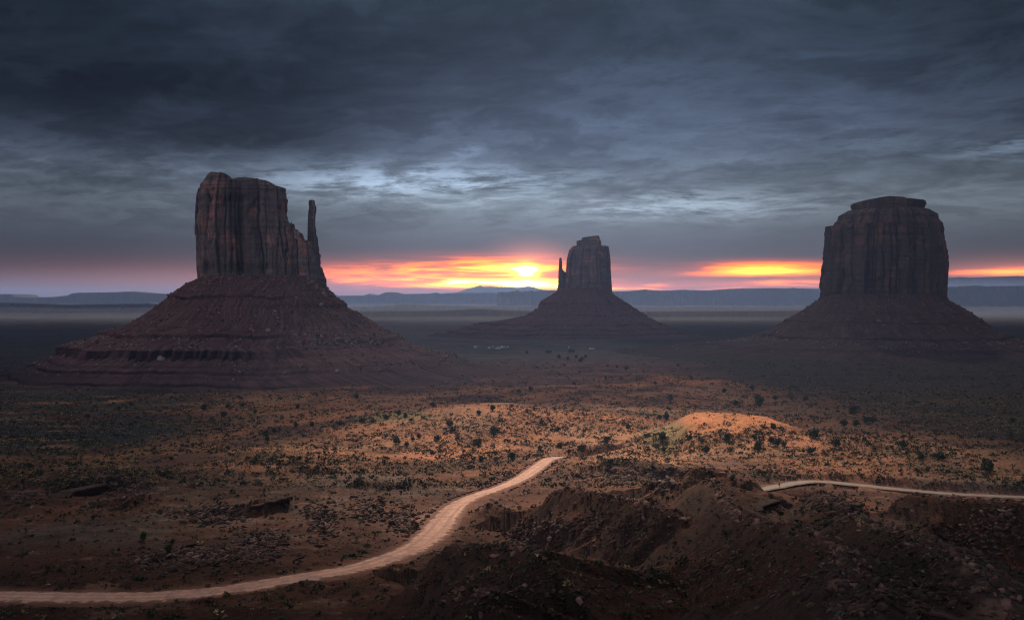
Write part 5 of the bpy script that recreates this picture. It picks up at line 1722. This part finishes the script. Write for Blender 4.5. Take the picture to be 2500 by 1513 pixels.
# ------------------------------------------------------------------ added cloud sheet, out of frame: shades the ground, gap makes the light pool
def added_cloud_layer():
    m, b = mat_new('added_cloud_vapour')
    pos = b.n('ShaderNodeTexCoord').outputs['Object']
    sp = b.n('ShaderNodeSeparateXYZ'); b.put(sp.inputs[0], pos)
    X, Y, Z = sp.outputs
    # gaps shaped so that the sun's beam lands mid-picture
    alt = b.m('ADD', Z, 85.0)
    sx = b.m('SUBTRACT', X, b.m('MULTIPLY', alt, math.sin(SUN_AZ) / math.tan(SUN_EL)))
    sy = b.m('SUBTRACT', Y, b.m('MULTIPLY', alt, math.cos(SUN_AZ) / math.tan(SUN_EL)))
    n = b.noise(pos, 0.006, 5, 0.55)
    n2 = b.noise(pos, 0.0016, 4, 0.5)

    def gap(cx_, cy_, rx, ry):
        u = b.m('DIVIDE', b.m('SUBTRACT', sx, cx_), rx); v = b.m('DIVIDE', b.m('SUBTRACT', sy, cy_), ry)
        e_ = b.m('SQRT', b.m('ADD', b.m('MULTIPLY', u, u), b.m('MULTIPLY', v, v)))
        e_ = b.m('ADD', e_, b.m('MULTIPLY', b.m('SUBTRACT', n, 0.5), 0.9))
        return b.m('SUBTRACT', 1.0, b.ss(e_, 0.62, 1.4))
    g1 = gap(35, 590, 172, 400)
    g2 = b.m('MULTIPLY', gap(-130, 1060, 230, 150), 0.30)
    g3 = b.m('MULTIPLY', gap(132, 690, 80, 90), 0.75)
    g4 = b.m('MULTIPLY', gap(180, 1550, 750, 800), 0.30)
    g5 = b.m('MULTIPLY', gap(50, 240, 130, 110), 0.13)
    op = b.m('MAXIMUM', b.m('MAXIMUM', g1, b.m('MAXIMUM', g4, g5)), b.m('MAXIMUM', g2, g3))
    n3 = b.noise(pos, 0.011, 5, 0.6)
    op = b.m('MULTIPLY', op, b.m('ADD', 0.55, b.m('MULTIPLY', b.ss(n3, 0.38, 0.55), 0.45)))
    thin = b.m('MULTIPLY', b.ss(n2, 0.45, 0.65), 0.10)
    alpha = b.m('SUBTRACT', 0.94, b.m('MULTIPLY', op, 0.92))
    alpha = b.m('SUBTRACT', alpha, thin, clamp=True)
    # frayed rim
    rr = b.m('SQRT', b.m('ADD', b.m('MULTIPLY', X, X), b.m('MULTIPLY', b.m('SUBTRACT', Y, 1200.0), b.m('SUBTRACT', Y, 1200.0))))
    rim = b.m('SUBTRACT', 1.0, b.ss(b.m('ADD', b.m('ABSOLUTE', X), b.m('MULTIPLY', n2, 1500.0)), 5300.0, 6700.0))
    rim = b.m('MULTIPLY', rim, b.ss(Y, -5500.0, -4500.0))
    rim = b.m('MULTIPLY', rim, b.m('SUBTRACT', 1.0, b.ss(Y, 5500.0, 12000.0)))
    alpha = b.m('MULTIPLY', alpha, rim)
    out = b.n('ShaderNodeOutputMaterial')
    tr = b.n('ShaderNodeBsdfTransparent')
    tl = b.n('ShaderNodeBsdfTranslucent'); tl.inputs[0].default_value = (0.27, 0.32, 0.39, 1)
    mx = b.n('ShaderNodeMixShader')
    b.put(mx.inputs[0], alpha); b.put(mx.inputs[1], tr.outputs[0]); b.put(mx.inputs[2], tl.outputs[0])
    b.put(out.inputs['Surface'], mx.outputs[0])
    xs = np.linspace(-7000, 7000, 81); ys = np.linspace(-5800, 12200, 91)
    XX, YY = np.meshgrid(xs, ys)
    zb_ = np.maximum(1900, 0.292 * YY + 60) + 60 * fbm(XX / 900, YY / 900, 4, 301)
    zt_ = zb_ + 60 + 50 * np.abs(fbm(XX / 700, YY / 700, 4, 302))
    V = np.concatenate([np.stack([XX, YY, zb_], -1).reshape(-1, 3), np.stack([XX, YY, zt_], -1).reshape(-1, 3)])
    q1 = grid_quads(91, 81)
    me = np_mesh('added_clouds', V, np.concatenate([q1[:, ::-1], q1 + 91 * 81]), None, True)
    obj('added_clouds', me, m, kind='structure')


added_cloud_layer()


# ------------------------------------------------------------------ air
def haze():
    m, b = mat_new('dusty_air')
    out = b.n('ShaderNodeOutputMaterial')
    v = b.n('ShaderNodeVolumePrincipled')
    v.inputs['Color'].default_value = (0.36, 0.53, 1.0, 1)
    v.inputs['Density'].default_value = 9.0e-5
    v.inputs['Anisotropy'].default_value = 0.25
    b.put(out.inputs['Volume'], v.outputs[0])
    mb = MB(); mb.box(-19500, 19500, -19500, 19500, -140, 215)
    o = obj('haze', mb.mesh('haze'), m, kind='stuff')
    return o


haze()
